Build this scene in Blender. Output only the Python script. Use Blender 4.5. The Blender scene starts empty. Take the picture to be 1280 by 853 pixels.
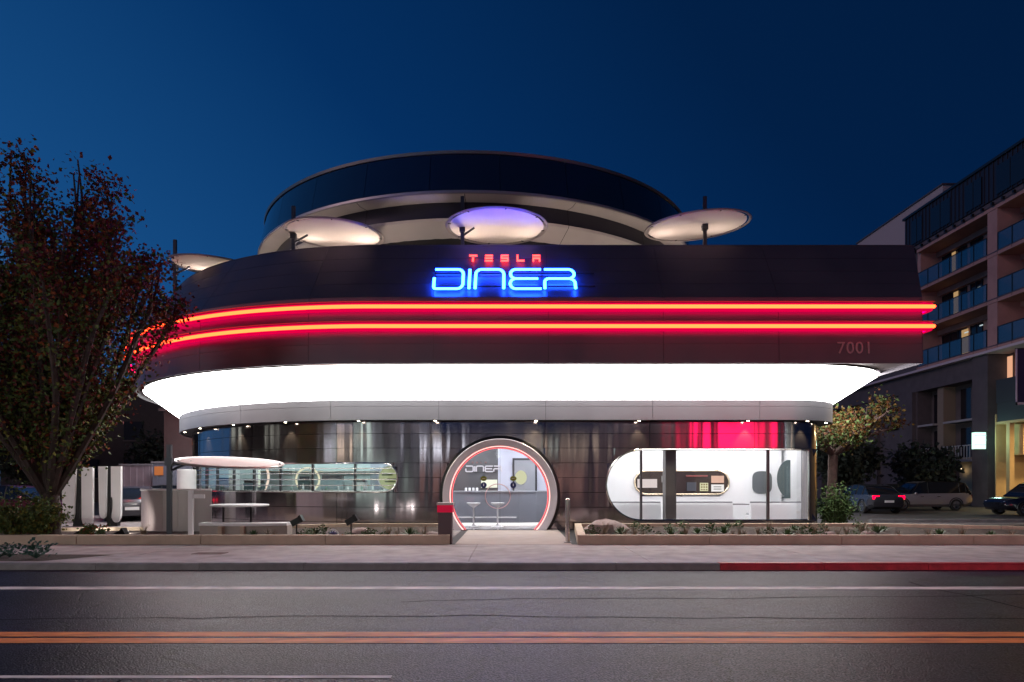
import bpy, bmesh, math, random
from mathutils import Vector, Matrix
random.seed(7)
PI = math.pi
S = bpy.context.scene
COL = S.collection
# ------------------------------------------------------------------ camera
cd = bpy.data.cameras.new('camera'); cam = bpy.data.objects.new('camera', cd); COL.objects.link(cam)
cam.location = (0, 0, 1.62); cam.rotation_euler = (PI/2, 0, 0)
cd.lens = 24; cd.sensor_width = 36; cd.shift_y = 0.138; cd.clip_start = 0.1; cd.clip_end = 2000
S.camera = cam
# ------------------------------------------------------------------ sky (late dusk, glow to the left)
W = bpy.data.worlds.new('World'); S.world = W; W.use_nodes = True
nt = W.node_tree; N = nt.nodes; L = nt.links
for n in list(N): N.remove(n)
out = N.new('ShaderNodeOutputWorld'); bg = N.new('ShaderNodeBackground'); L.new(bg.outputs[0], out.inputs[0])
tc = N.new('ShaderNodeTexCoord'); dot = N.new('ShaderNodeVectorMath'); dot.operation = 'DOT_PRODUCT'
L.new(tc.outputs['Generated'], dot.inputs[0]); dot.inputs[1].default_value = (-0.62, 0.10, -0.62)
mr = N.new('ShaderNodeMapRange'); mr.inputs[1].default_value = -0.75; mr.inputs[2].default_value = 0.45
L.new(dot.outputs['Value'], mr.inputs[0])
cr = N.new('ShaderNodeValToRGB'); L.new(mr.outputs[0], cr.inputs[0])
e = cr.color_ramp.elements
e[0].position = 0.0; e[0].color = (0.0006, 0.0085, 0.034, 1)
e[1].position = 1.0; e[1].color = (0.048, 0.16, 0.36, 1)
for p, c in ((0.30, (0.0007, 0.014, 0.060, 1)), (0.55, (0.0015, 0.029, 0.120, 1)), (0.80, (0.0075, 0.070, 0.225, 1))):
    x = e.new(p); x.color = c
L.new(cr.outputs[0], bg.inputs[0]); bg.inputs[1].default_value = 1.0
# ------------------------------------------------------------------ last skylight of dusk as the one, very weak sun
sl = bpy.data.lights.new('sun', 'SUN'); sun = bpy.data.objects.new('sun', sl); COL.objects.link(sun)
sl.energy = 0.45; sl.angle = math.radians(25); sl.color = (1.0, 0.62, 0.60)
sun.rotation_euler = Vector((.82, .42, -.38)).to_track_quat('-Z', 'Y').to_euler()
# ------------------------------------------------------------------ exposure and render settings
vs = S.view_settings; vs.view_transform = 'Standard'; vs.look = 'None'; vs.exposure = 0; vs.gamma = 1
S.render.engine = 'CYCLES'; S.cycles.use_denoising = True
S.cycles.max_bounces = 7; S.cycles.diffuse_bounces = 3; S.cycles.glossy_bounces = 4; S.cycles.transparent_max_bounces = 16
S.cycles.sample_clamp_indirect = 6; S.cycles.caustics_reflective = False; S.cycles.caustics_refractive = False

# ================================================================== helpers
def srgb(r, g, b):
    f = lambda v: (v/255/12.92) if v/255 <= .04045 else ((v/255+.055)/1.055)**2.4
    return (f(r), f(g), f(b))
MATS = {}
def mat(name, col, rough=.6, metal=0., noise=0., nscale=3., bump=0., bscale=20., emit=None, es=0., aniso=None, coat=0., stretch=(1, 1, 1), spec=.5, nrough=0., bdetail=3):
    if name in MATS: return MATS[name]
    m = bpy.data.materials.new(name); m.use_nodes = True; t = m.node_tree; n = t.nodes; l = t.links
    b = n['Principled BSDF']; b.inputs['Base Color'].default_value = (*col, 1)
    b.inputs['Roughness'].default_value = rough; b.inputs['Metallic'].default_value = metal
    b.inputs['Specular IOR Level'].default_value = spec
    if coat: b.inputs['Coat Weight'].default_value = coat; b.inputs['Coat Roughness'].default_value = .08
    if emit: b.inputs['Emission Color'].default_value = (*emit, 1); b.inputs['Emission Strength'].default_value = es
    if noise or bump or nrough:
        g = n.new('ShaderNodeNewGeometry'); mp = n.new('ShaderNodeMapping'); l.new(g.outputs['Position'], mp.inputs[0])
        mp.inputs['Scale'].default_value = stretch
    if noise or nrough:
        nz = n.new('ShaderNodeTexNoise'); nz.inputs['Scale'].default_value = nscale; nz.inputs['Detail'].default_value = 6; l.new(mp.outputs[0], nz.inputs[0])
    if noise:
        r = n.new('ShaderNodeValToRGB'); r.color_ramp.elements[0].position = .3; r.color_ramp.elements[1].position = .7
        r.color_ramp.elements[0].color = (*[c*(1-noise) for c in col], 1); r.color_ramp.elements[1].color = (*[min(1, c*(1+noise)) for c in col], 1)
        l.new(nz.outputs[0], r.inputs[0]); l.new(r.outputs[0], b.inputs['Base Color'])
    if nrough:
        q = n.new('ShaderNodeMapRange'); q.inputs[1].default_value = .3; q.inputs[2].default_value = .7; q.inputs[3].default_value = max(.02, rough-nrough); q.inputs[4].default_value = min(1, rough+nrough)
        l.new(nz.outputs[0], q.inputs[0]); l.new(q.outputs[0], b.inputs['Roughness'])
    if bump:
        nb = n.new('ShaderNodeTexNoise'); nb.inputs['Scale'].default_value = bscale; nb.inputs['Detail'].default_value = bdetail; l.new(mp.outputs[0], nb.inputs[0])
        bp = n.new('ShaderNodeBump'); bp.inputs['Strength'].default_value = 1.0; bp.inputs['Distance'].default_value = bump; l.new(nb.outputs[0], bp.inputs['Height']); l.new(bp.outputs[0], b.inputs['Normal'])
    MATS[name] = m; return m
def glow(name, col, s):
    if name in MATS: return MATS[name]
    m = bpy.data.materials.new(name); m.use_nodes = True; t = m.node_tree; n = t.nodes
    n.remove(n['Principled BSDF']); e = n.new('ShaderNodeEmission'); e.inputs[0].default_value = (*col, 1); e.inputs[1].default_value = s
    t.links.new(e.outputs[0], n['Material Output'].inputs[0]); MATS[name] = m; return m
def glassmat(name, tint=(.95, .97, .97), base=.05, boost=.75):
    if name in MATS: return MATS[name]
    m = bpy.data.materials.new(name); m.use_nodes = True; t = m.node_tree; n = t.nodes; l = t.links
    n.remove(n['Principled BSDF']); tr = n.new('ShaderNodeBsdfTransparent'); tr.inputs[0].default_value = (*tint, 1)
    gl = n.new('ShaderNodeBsdfGlossy'); gl.inputs['Roughness'].default_value = .03
    lw = n.new('ShaderNodeLayerWeight'); lw.inputs[0].default_value = .35
    mr = n.new('ShaderNodeMapRange'); mr.inputs[3].default_value = base; mr.inputs[4].default_value = boost; l.new(lw.outputs['Fresnel'], mr.inputs[0])
    mx = n.new('ShaderNodeMixShader'); l.new(mr.outputs[0], mx.inputs[0]); l.new(tr.outputs[0], mx.inputs[1]); l.new(gl.outputs[0], mx.inputs[2])
    l.new(mx.outputs[0], n['Material Output'].inputs[0]); MATS[name] = m; return m

ords = 'first second third fourth fifth sixth seventh eighth ninth tenth eleventh twelfth thirteenth fourteenth fifteenth sixteenth seventeenth eighteenth nineteenth twentieth'.split()
class MB:
    def __init__(s): s.v = []; s.f = []
    def box(s, x0, y0, z0, x1, y1, z1):
        b = len(s.v); s.v += [(x, y, z) for z in (z0, z1) for y in (y0, y1) for x in (x0, x1)]
        s.f += [tuple(b+i for i in q) for q in ((0,2,3,1),(4,5,7,6),(0,1,5,4),(2,6,7,3),(0,4,6,2),(1,3,7,5))]; return s
    def quad(s, a, b, c, d): i = len(s.v); s.v += [a, b, c, d]; s.f.append((i, i+1, i+2, i+3)); return s
    def tri(s, a, b, c): i = len(s.v); s.v += [a, b, c]; s.f.append((i, i+1, i+2)); return s
    def poly(s, pts): i = len(s.v); s.v += pts; s.f.append(tuple(range(i, i+len(pts)))); return s
    def prism(s, pts, z0, z1):
        n = len(pts); b = len(s.v); s.v += [(x, y, z0) for x, y in pts]+[(x, y, z1) for x, y in pts]
        s.f.append(tuple(b+i for i in reversed(range(n)))); s.f.append(tuple(b+n+i for i in range(n)))
        for i in range(n): j = (i+1) % n; s.f.append((b+i, b+j, b+n+j, b+n+i))
        return s
    def tube(s, pts, r, n=8, closed=False, cap=True):
        P = [Vector(p) for p in pts]; m = len(P); rr = r if isinstance(r, (list, tuple)) else [r]*m
        b = len(s.v); up = None
        for i in range(m):
            a = P[i-1] if (i > 0 or closed) else P[i]; c = P[(i+1) % m] if (i < m-1 or closed) else P[i]
            d = (c-a); d = d.normalized() if d.length > 1e-9 else Vector((0, 0, 1))
            if up is None: up = Vector((0, 0, 1)) if abs(d.z) < .9 else Vector((1, 0, 0))
            x = d.cross(up)
            if x.length < 1e-6: x = d.orthogonal()
            x.normalize(); y = x.cross(d).normalized(); up = y
            for k in range(n):
                t = 2*PI*k/n; q = P[i]+(x*math.cos(t)+y*math.sin(t))*rr[i]; s.v.append(tuple(q))
        for i in range(m if closed else m-1):
            j = (i+1) % m
            for k in range(n): k2 = (k+1) % n; s.f.append((b+i*n+k, b+j*n+k, b+j*n+k2, b+i*n+k2))
        if cap and not closed:
            s.f.append(tuple(b+k for k in range(n))); s.f.append(tuple(b+(m-1)*n+k for k in reversed(range(n))))
        return s
    def lathe(s, prof, c=(0, 0, 0), n=32, a0=0, a1=2*PI):
        b = len(s.v); m = len(prof); full = abs(a1-a0-2*PI) < 1e-6; k = n if full else n+1
        for i in range(k):
            t = a0+(a1-a0)*i/n
            for r, z in prof: s.v.append((c[0]+r*math.cos(t), c[1]+r*math.sin(t), c[2]+z))
        for i in range(n):
            j = (i+1) % k
            for q in range(m-1): s.f.append((b+i*m+q, b+j*m+q, b+j*m+q+1, b+i*m+q+1))
        return s
    def cyl(s, c, r, h, n=20, r2=None):
        r2 = r if r2 is None else r2
        return s.lathe([(0.0001, 0), (r, 0), (r2, h), (0.0001, h)], c, n)
    def sphere(s, c, r, n=10, m=8, sc=(1, 1, 1)):
        b0 = len(s.v); s.lathe([(max(1e-4, r*math.sin(PI*i/m)), -r*math.cos(PI*i/m)) for i in range(m+1)], (0, 0, 0), n)
        s.v[b0:] = [(c[0]+x*sc[0], c[1]+y*sc[1], c[2]+z*sc[2]) for x, y, z in s.v[b0:]]; return s
    def xf(s, M): s.v = [tuple(M @ Vector(p)) for p in s.v]; return s
    def mesh(s, name, m, smooth=True, ang=35):
        me = bpy.data.meshes.new(name); me.from_pydata([tuple(p) for p in s.v], [], s.f)
        if m: me.materials.append(m)
        if smooth:
            bm = bmesh.new(); bm.from_mesh(me); bmesh.ops.remove_doubles(bm, verts=bm.verts, dist=1e-5); bmesh.ops.recalc_face_normals(bm, faces=bm.faces)
            for f in bm.faces: f.smooth = True
            for ed in bm.edges:
                if len(ed.link_faces) != 2 or ed.calc_face_angle(3) > math.radians(ang): ed.smooth = False
            bm.to_mesh(me); bm.free()
        me.update(); return me
def kid_inv(o, root):
    o.parent = root
    w = Matrix.Translation(root.location) if root.type == 'EMPTY' or not root.parent else Matrix.Identity(4)
    if root.type != 'EMPTY': w = Matrix.Identity(4)
    o.matrix_parent_inverse = w.inverted()
def obj(name, mb, m, parent=None, label=None, smooth=True, kind=None):
    me = mb if isinstance(mb, bpy.types.Mesh) else mb.mesh(name, m, smooth)
    o = bpy.data.objects.new(name, me); COL.objects.link(o)
    if parent: kid_inv(o, parent)
    if label: o['label'] = label
    if kind: o['kind'] = kind
    return o
def thing(name, label, cat, loc=(0, 0, 0), group=None):
    o = bpy.data.objects.new(name, None); COL.objects.link(o); o.location = loc; o.empty_display_size = .2
    o['label'] = label; o['category'] = cat
    if group: o['group'] = group
    return o
def tag(o, label, cat, group=None):
    o['label'] = label; o['category'] = cat
    if group: o['group'] = group
    return o
def struct(name, mb, m, smooth=False): return obj(name, mb, m, kind='structure', smooth=smooth)
def dup(root, loc, rz=0, label=None, scale=1.0):
    r = root.copy(); COL.objects.link(r); r.location = loc; r.rotation_euler = (0, 0, rz); r.scale = (scale,)*3
    if label: r['label'] = label
    for ch in list(root.children):
        c = ch.copy(); COL.objects.link(c); c.parent = r
        for g in ch.children: d = g.copy(); COL.objects.link(d); d.parent = c
    return r
def lamp(name, kind, loc, power, col, size=.3, rot=None, spot=None, sy=None, parent=None):
    l = bpy.data.lights.new(name, kind); l.energy = power; l.color = col
    if kind == 'AREA':
        l.size = size
        if sy: l.shape = 'RECTANGLE'; l.size_y = sy
    elif kind in ('POINT', 'SPOT'): l.shadow_soft_size = size
    if spot: l.spot_size = spot[0]; l.spot_blend = spot[1]
    o = bpy.data.objects.new(name, l); COL.objects.link(o); o.location = loc
    if rot: o.rotation_euler = rot
    if parent: kid_inv(o, parent)
    return o
def lerp(a, b, t): return a+(b-a)*t
def px(x, y, D):   # world position of a spot in the photo at depth D
    return Vector(((x-640)*D/853, D, 1.62+(603-y)*D/853))

# ================================================================== materials
M_steel = mat('brushed_steel', srgb(150, 142, 148), .13, .95, noise=.04, nscale=.5, bump=.022, bscale=1.1, stretch=(1.9, 1.9, .14), nrough=.05, bdetail=1.5)
M_fascia = mat('dark_metal_panel', srgb(90, 84, 92), .46, .60, noise=.10, nscale=.9, bump=.006, bscale=1.2, stretch=(1, 1, .4), nrough=.08)
M_band = mat('grey_metal_band', srgb(158, 156, 160), .42, .6, noise=.06, nscale=.8, nrough=.06)
M_back = mat('dark_joint', (.012, .012, .014), .7)
M_black = mat('black_metal', (.015, .015, .017), .4, .3)
M_chrome = mat('chrome_trim', (.62, .60, .58), .16, 1.0)
M_white = mat('white_paint', (.78, .78, .78), .45, noise=.04, nscale=2)
M_iwhite = mat('white_interior', (.80, .80, .82), .5, noise=.03, nscale=1)
M_greyc = mat('warm_grey_soffit', srgb(190, 184, 180), .5, noise=.05, nscale=1.2)
M_glass = glassmat('clear_glass', base=.03, boost=.32)
M_dglass = mat('dark_blue_glass', (.008, .014, .035), .06, 0, spec=.9, coat=.5)
M_neon = glow('red_neon_core', (1.0, .040, .009), 14)
M_neonpink = glow('red_halo_glow', (1.0, .0, .075), .80)
M_blue = glow('blue_neon', (.007, .062, 1.0), 80)
M_redlet = glow('red_letter_neon', (1.0, .035, .03), 9)
M_soffit = glow('lit_soffit', (1.0, .98, .97), 12.5)
def asphalt():
    m = mat('asphalt', (.030, .027, .038), .58, spec=.09); t = m.node_tree; n = t.nodes; l = t.links; b = n['Principled BSDF']
    g = n.new('ShaderNodeNewGeometry')
    def noise(sc, det, st=(1, 1, 1)):
        mp = n.new('ShaderNodeMapping'); mp.inputs['Scale'].default_value = st; l.new(g.outputs['Position'], mp.inputs[0])
        z = n.new('ShaderNodeTexNoise'); z.inputs['Scale'].default_value = sc; z.inputs['Detail'].default_value = det; l.new(mp.outputs[0], z.inputs[0]); return z.outputs[0]
    def rng(src, a, b_, c, d):
        q = n.new('ShaderNodeMapRange'); q.inputs[1].default_value = a; q.inputs[2].default_value = b_; q.inputs[3].default_value = c; q.inputs[4].default_value = d; l.new(src, q.inputs[0]); return q.outputs[0]
    def mul(a, c):
        q = n.new('ShaderNodeMath'); q.operation = 'MULTIPLY'; l.new(a, q.inputs[0]); l.new(c, q.inputs[1]); return q.outputs[0]
    big = rng(noise(.35, 5, (.4, 1, 1)), .3, .7, .72, 1.3); track = rng(noise(.9, 2, (.02, 1, 1)), .35, .65, .75, 1.25); speck = rng(noise(55, 2), .35, .65, .45, 1.6); blot = rng(noise(2.3, 6), .28, .5, .55, 1.0)
    v = n.new('ShaderNodeTexVoronoi'); v.feature = 'DISTANCE_TO_EDGE'; v.inputs['Scale'].default_value = .33
    mp = n.new('ShaderNodeVectorMath'); mp.operation = 'ADD'; nn = n.new('ShaderNodeTexNoise'); nn.inputs['Scale'].default_value = 1.3; nn.inputs['Detail'].default_value = 5
    l.new(g.outputs['Position'], nn.inputs[0]); l.new(g.outputs['Position'], mp.inputs[0]); l.new(nn.outputs['Color'], mp.inputs[1]); l.new(mp.outputs[0], v.inputs['Vector'])
    crack = rng(v.outputs['Distance'], 0, .010, .2, 1)
    k = mul(mul(mul(mul(big, track), speck), blot), crack)
    mx = n.new('ShaderNodeVectorMath'); mx.operation = 'SCALE'; mx.inputs[0].default_value = (.016, .013, .029); l.new(k, mx.inputs['Scale']); l.new(mx.outputs[0], b.inputs['Base Color'])
    l.new(rng(speck, .45, 1.6, .52, .36), b.inputs['Roughness'])
    h = n.new('ShaderNodeMath'); h.operation = 'ADD'; l.new(speck, h.inputs[0]); l.new(crack, h.inputs[1])
    bp = n.new('ShaderNodeBump'); bp.inputs['Strength'].default_value = .8; bp.inputs['Distance'].default_value = .0035; l.new(h.outputs[0], bp.inputs['Height']); l.new(bp.outputs[0], b.inputs['Normal'])
    return m
M_asph = asphalt()
M_conc = mat('sidewalk_concrete', (.30, .27, .27), .75, noise=.26, nscale=2.4, bump=.002, bscale=60)
M_kerb = mat('kerb_concrete', (.20, .20, .20), .8, noise=.2, nscale=4, bump=.002, bscale=50)
M_redk = mat('red_kerb_paint', (.42, .02, .035), .55, noise=.3, nscale=6, bump=.002, bscale=50)
M_cream = mat('cream_planter_concrete', (.50, .40, .30), .75, noise=.14, nscale=3, bump=.002, bscale=50)
M_soil = mat('mulch', (.05, .034, .026), .95, noise=.6, nscale=18, bump=.03, bscale=30)
M_stucco = mat('pink_stucco', (.42, .25, .22), .85, noise=.10, nscale=1.5, bump=.003, bscale=30)
M_gstucco = mat('grey_stucco', (.09, .08, .085), .85, noise=.15, nscale=1.5)
M_tan = mat('tan_stucco', (.50, .35, .17), .85, noise=.12, nscale=1.5)
M_rubber = mat('tyre_rubber', (.02, .02, .02), .8)

# ================================================================== setting: ground, road, pavement
struct('ground', MB().box(-220, -60, -.5, 220, 340, 0), mat('ground_asphalt', (.045, .042, .045), .8, noise=.3, nscale=1.5, bump=.003, bscale=60))
struct('road', MB().quad((-120, -3.2, .004), (120, -3.2, .004), (120, 12.62, .004), (-120, 12.62, .004)), M_asph)
M_yel = mat('yellow_trail_paint', (.90, .23, .04), .6, noise=.35, nscale=9, bump=.002, bscale=60, stretch=(.3, 1, 1))
M_wp = mat('white_road_paint', (.60, .56, .52), .6, noise=.5, nscale=8, bump=.002, bscale=60, stretch=(.3, 1, 1))
mk = MB()
for y0, y1 in ((6.85, 7.07), (7.14, 7.36)): mk.quad((-60, y0, .008), (60, y0, .008), (60, y1, .008), (-60, y1, .008))
struct('centre_line_and_trail', mk, M_yel)  # double yellow line, its width and orange tint borrowed from a light trail
struct('lane_light_trail_line', MB().quad((-60, 10.28, .008), (60, 10.28, .008), (60, 10.55, .008), (-60, 10.55, .008)), M_wp)  # pale light trail painted as a solid lane line
struct('bay_line_marking', MB().quad((-60, 5.62, .008), (-1, 5.62, .008), (-1, 5.70, .008), (-60, 5.70, .008)), M_wp)
# tar-filled crack lines
tc_ = MB(); rc_ = random.Random(5)
for (x, y, dx_, dy_, n_) in ((-7, 8.0, .5, .02, 40), (2.5, 4.8, .45, -.03, 36), (-1.5, 9.2, .5, .05, 30), (-3.2, 3.0, .03, .42, 9), (6.5, 8.2, -.02, .4, 9)):
    P_ = []
    for i in range(n_): P_.append((x, y)); x += dx_*rc_.uniform(.5, 1.2); y += dy_*rc_.uniform(.5, 1.2)+rc_.uniform(-.07, .07)*(1 if dx_ > .1 else 0); x += rc_.uniform(-.06, .06)
    for (a_, b_), (c_, d_) in zip(P_[:-1], P_[1:]):
        w_ = .012
        if abs(dx_) > .1: tc_.quad((a_, b_-w_, .0065), (c_, d_-w_, .0065), (c_, d_+w_, .0065), (a_, b_+w_, .0065))
        else: tc_.quad((a_-w_, b_, .0065), (a_+w_, b_, .0065), (c_+w_, d_, .0065), (c_-w_, d_, .0065))
struct('road_crack_sealant', tc_, mat('tar_seal', (.004, .004, .005), .9, spec=.05))
p_ = Vector(((262-640)*14.4/853, 14.4, .124)); uc = struct('utility_cover', MB().box(p_.x-.32, 14.25, .10, p_.x+.32, 14.6, .126), mat('cast_iron', (.09, .05, .05), .6, .4, bump=.01, bscale=30))
kerbroot = struct('kerb', MB().box(-60, 12.64, -.1, 60, 12.76, .10), M_kerb)
kx = -19.2; i = 0
while kx < 26:
    w = 1.92
    red = kx > 2.3
    mb = MB(); b0 = [(12.58, 0.0), (12.60, .10), (12.63, .128), (12.80, .128), (12.80, -.02)]
    n = len(b0); j = random.uniform(-.003, .003)
    mb.v = [(kx+.006, y, z+j) for y, z in b0]+[(kx+w-.006, y, z+j) for y, z in b0]
    mb.f = [tuple(range(n)), tuple(reversed(range(n, 2*n)))]+[(q, q+n, (q+1) % n+n, (q+1) % n) for q in range(n)]
    o = obj('kerb_stone', mb, M_redk if red else M_kerb, kerbroot, smooth=False)
    kx += w
pav = struct('sidewalk', MB().box(-60, 12.80, -.1, 60, 24.5, .100), M_back)
sx = -21.47
while sx < 27:
    for y0, y1 in ((12.81, 16.45),):
        z = .120+random.uniform(-.002, .002)
        mb = MB(); g = .005
        mb.box(sx+g, y0+g, .05, sx+3.44-g, y1-g, z)
        obj('paving_slab', mb, M_conc, pav, smooth=False)
    sx += 3.44
struct('pavement_far', MB().box(-60, 16.46, -.05, -21.6, 24.4, .118).box(27.1, 12.82, -.05, 60, 17, .118), M_conc)
struct('entry_path', MB().box(-1.38, 16.46, .0, 1.45, 21.66, .122), mat('pale_path_concrete', (.30, .25, .22), .7, noise=.12, nscale=2))
struct('side_driveway', MB().box(12.9, 17.6, .0, 60, 26.5, .06), mat('driveway_concrete', (.20, .17, .17), .7, noise=.2, nscale=1.2))
struct('patio_floor', MB().box(-22, 16.7, .0, -1.6, 31, .119), mat('patio_concrete', (.18, .16, .16), .7, noise=.15, nscale=2))

# planters
def planter(name, pts, label):
    t = thing(name, label, 'planter', (*pts[0], .12))
    # walls between consecutive points, thickness .24
    P = [Vector((x, y, 0)) for x, y in pts]; n = len(P)
    c = sum(P, Vector())/n
    inner = []
    for i in range(n):
        a, b, d = P[i-1], P[i], P[(i+1) % n]
        e1 = (b-a).normalized(); e2 = (d-b).normalized(); n1 = Vector((-e1.y, e1.x, 0)); n2 = Vector((-e2.y, e2.x, 0))
        m = (n1+n2); m = m/max(.3, m.dot(n1)); inner.append(b+m*.20)
    for i in range(n):
        j = (i+1) % n; seg = (P[j]-P[i]).length; k = max(1, int(seg/2.9))
        for q in range(k):
            f = lambda A, B, t: A.lerp(B, t)
            g = .004/seg*2
            a, b = f(P[i], P[j], q/k+g), f(P[i], P[j], (q+1)/k-g); c2, d2 = f(inner[i], inner[j], (q+1)/k-g), f(inner[i], inner[j], q/k+g)
            mb = MB().prism([(v.x, v.y) for v in (a, b, c2, d2)], .10, .345); obj('coping_block', mb, M_cream, t, smooth=False)
    mb = MB(); mb.prism([(v.x, v.y) for v in inner], .09, .25); obj('soil_bed', mb, M_soil, t, smooth=False)
    return t
planter('planter_bed', [(-19.5, 16.45), (-1.5, 16.45), (-1.9, 21.3), (-5.0, 21.3), (-7.4, 20.1), (-19.5, 18.2)], 'low cream-edged planting bed along the pavement left of the round door')
planter('planter_bed', [(1.58, 16.45), (17.5, 16.45), (17.5, 18.9), (11.3, 21.3), (1.95, 21.3)], 'low cream-edged planting bed under the big right window')

# ================================================================== the diner
CX, CY, R0 = -4.0, 31.4, 9.7
LF = 12.67; CC = (8.67, 23.3); CR = 1.6
def pr(u, off, z):      # rounded plan
    if u < 0:
        a = -u/R0; R = R0+off
        return Vector((CX-R*math.sin(a), CY-R*math.cos(a), z))
    if u <= LF: return Vector((CX+u, 21.7-off, z))
    a = (u-LF)/CR
    if a <= PI/2: return Vector((CC[0]+(CR+off)*math.sin(a), CC[1]-(CR+off)*math.cos(a), z))
    return Vector((CC[0]+CR+off, CC[1]+(u-LF-CR*PI/2), z))
def foff(z): return 2.0-.03*(z-5.05) if z < 6.98 else 1.942-.690*(z-6.98)
def ps(u, off, z):      # plan with a square right corner
    if u <= 14.97: 
        return Vector((CX+u, 21.7-off, z)) if u >= 0 else pr(u, off, z)
    xr = 11.87+.55*max(0, (z-6.98))/1.94 + (off-foff(z))*.35
    t = u-14.97
    if t <= 1: return Vector((lerp(10.97, xr, t), 21.7-off, z))
    return Vector((xr, 21.7-off+(t-1)*3.33, z))
def usamples(u0, u1, du, extra=()):
    n = max(1, int(math.ceil((u1-u0)/du))); L_ = [u0+(u1-u0)*i/n for i in range(n+1)]
    L_ += [x for x in extra if u0 < x < u1]; L_ = sorted(L_)
    r = [L_[0]]
    for x in L_[1:]:
        if x-r[-1] > 1e-5: r.append(x)
    return r
def opening(u):         # holes in the lower wall at u : list of (z0,z1)
    r = []
    if -11.6 < u < .36:
        if u > -.10:
            h = math.sqrt(max(0, .46**2-(u+.10)**2)); r.append((1.77-h, 1.77+h))
        else: r.append((1.31, 2.23))
    d = u-3.62
    if abs(d) < 1.79:
        h = math.sqrt(1.79**2-d*d); r.append((max(-.1, 1.19-h), 1.19+h))
    if 7.0 < u < LF+CR*.56:
        if u < 8.12:
            h = math.sqrt(max(0, 1.12**2-(u-8.12)**2)); r.append((1.54-h, 1.54+h))
        else: r.append((.42, 2.66))
    return r
def ends(c, R, side=0): return [c+R*math.sin(t*PI/36) for t in range(-18, 19)]
EXTRA = [x for x in ends(-.10, .46) if x > -.1]+ends(3.62, 1.79)+[x for x in ends(8.12, 1.12) if x < 8.13]+[-11.6, .36, LF+CR*.56]
def surface(fn, us, z0, z1, holes=None, nz=1):
    mb = MB()
    def addq(ua, ub, a0, a1, b0, b1):
        if max(a1-a0, b1-b0) < 1e-4: return
        if a1 < a0 or b1 < b0: a1 = max(a0, a1); b1 = max(b0, b1)
        for k in range(nz):
            t0, t1 = k/nz, (k+1)/nz
            mb.quad(fn(ua, lerp(a0, a1, t0)), fn(ub, lerp(b0, b1, t0)), fn(ub, lerp(b0, b1, t1)), fn(ua, lerp(a0, a1, t1)))
    for ua, ub in zip(us[:-1], us[1:]):
        e = 1e-5; ha = holes(ua+e) if holes else []; hb = holes(ub-e) if holes else []
        if not ha or not hb or len(ha) != len(hb): addq(ua, ub, z0, z1, z0, z1); continue
        (al, ah), (bl, bh) = ha[0], hb[0]; cl = lambda v: min(z1, max(z0, v))
        addq(ua, ub, z0, cl(al), z0, cl(bl)); addq(ua, ub, cl(ah), z1, cl(bh), z1)
    return mb
def panelmesh(name, mb, m, th=.02, jit=0):
    me = bpy.data.meshes.new(name); me.from_pydata([tuple(v) for v in mb.v], [], mb.f); me.materials.append(m)
    bm = bmesh.new(); bm.from_mesh(me); bmesh.ops.remove_doubles(bm, verts=bm.verts, dist=2e-5)
    bad = [f for f in bm.faces if f.calc_area() < 1e-7]; bmesh.ops.delete(bm, geom=bad, context='FACES')
    bmesh.ops.recalc_face_normals(bm, faces=bm.faces)
    if not bm.faces: bm.free(); return None
    f0 = max(bm.faces, key=lambda f: f.calc_area())
    c = f0.calc_center_median(); outv = Vector((c.x-0, c.y-31, 0))
    if c.y < 22.9 and c.x > -4: outv = Vector((0, -1, 0))
    if c.x > 9.8 and c.y > 22.2: outv = Vector((1, -.2, 0))
    if f0.normal.dot(outv) < 0: bmesh.ops.reverse_faces(bm, faces=bm.faces)
    base = list(bm.faces)
    bmesh.ops.solidify(bm, geom=base, thickness=th)
    for f in bm.faces: f.smooth = True
    for ed in bm.edges:
        if len(ed.link_faces) != 2 or ed.calc_face_angle(3) > .5: ed.smooth = False
    if jit:
        cc = sum((v.co for v in bm.verts), Vector())/len(bm.verts)
        M = Matrix.Translation(cc) @ Matrix.Rotation(random.uniform(-jit, jit), 4, 'Z') @ Matrix.Translation(-cc); bmesh.ops.transform(bm, matrix=M, verts=bm.verts)
    bm.to_mesh(me); bm.free(); return me

diner = thing('diner_building', 'round-ended metal-clad diner with red neon bands and a glowing white soffit', 'building', (0, 31, 0))
ZB = 3.58
SEAM = [1.72+3.33*k for k in range(-6, 5)]   # -18.26 ... 15.04
SEAM[-1] = LF+CR*PI/2; SEAM += [SEAM[-1]+3.33*k for k in range(1, 4)]
us_all = usamples(-R0*PI*.99, LF+CR*PI/2+17, .5, EXTRA)
obj('wall_backing', surface(lambda u, z: pr(u, -.055, z), us_all, -.1, 3.9, opening), M_back, diner)
obj('wall_inner_face', surface(lambda u, z: pr(u, -.20, z), us_all, .0, 3.5, opening), M_iwhite, diner)
# opening reveals (depth of the wall)
def reveal(pts, mt, name='window_reveal', d0=.0, d1=-.26, par=diner):
    mb = MB()
    for (ua, za), (ub, zb) in zip(pts[:-1], pts[1:]): mb.quad(pr(ua, d0, za), pr(ub, d0, zb), pr(ub, d1, zb), pr(ua, d1, za))
    return obj(name, mb, mt, par)
ROWS = [.10, .36, .83, 1.30, 1.77, 2.24, 2.71, 3.17, ZB]
for a, b in zip(SEAM[:-1], SEAM[1:]):
    for z0, z1 in zip(ROWS[:-1], ROWS[1:]):
        g = .006
        us = usamples(a+g, b-g, .30, [x for x in EXTRA])
        me = panelmesh('wall_panel', surface(lambda u, z: pr(u, 0, z), us, z0+g, z1-g, opening), M_steel, .022, .0018)
        if me: obj('wall_panel', me, None, diner)
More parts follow.
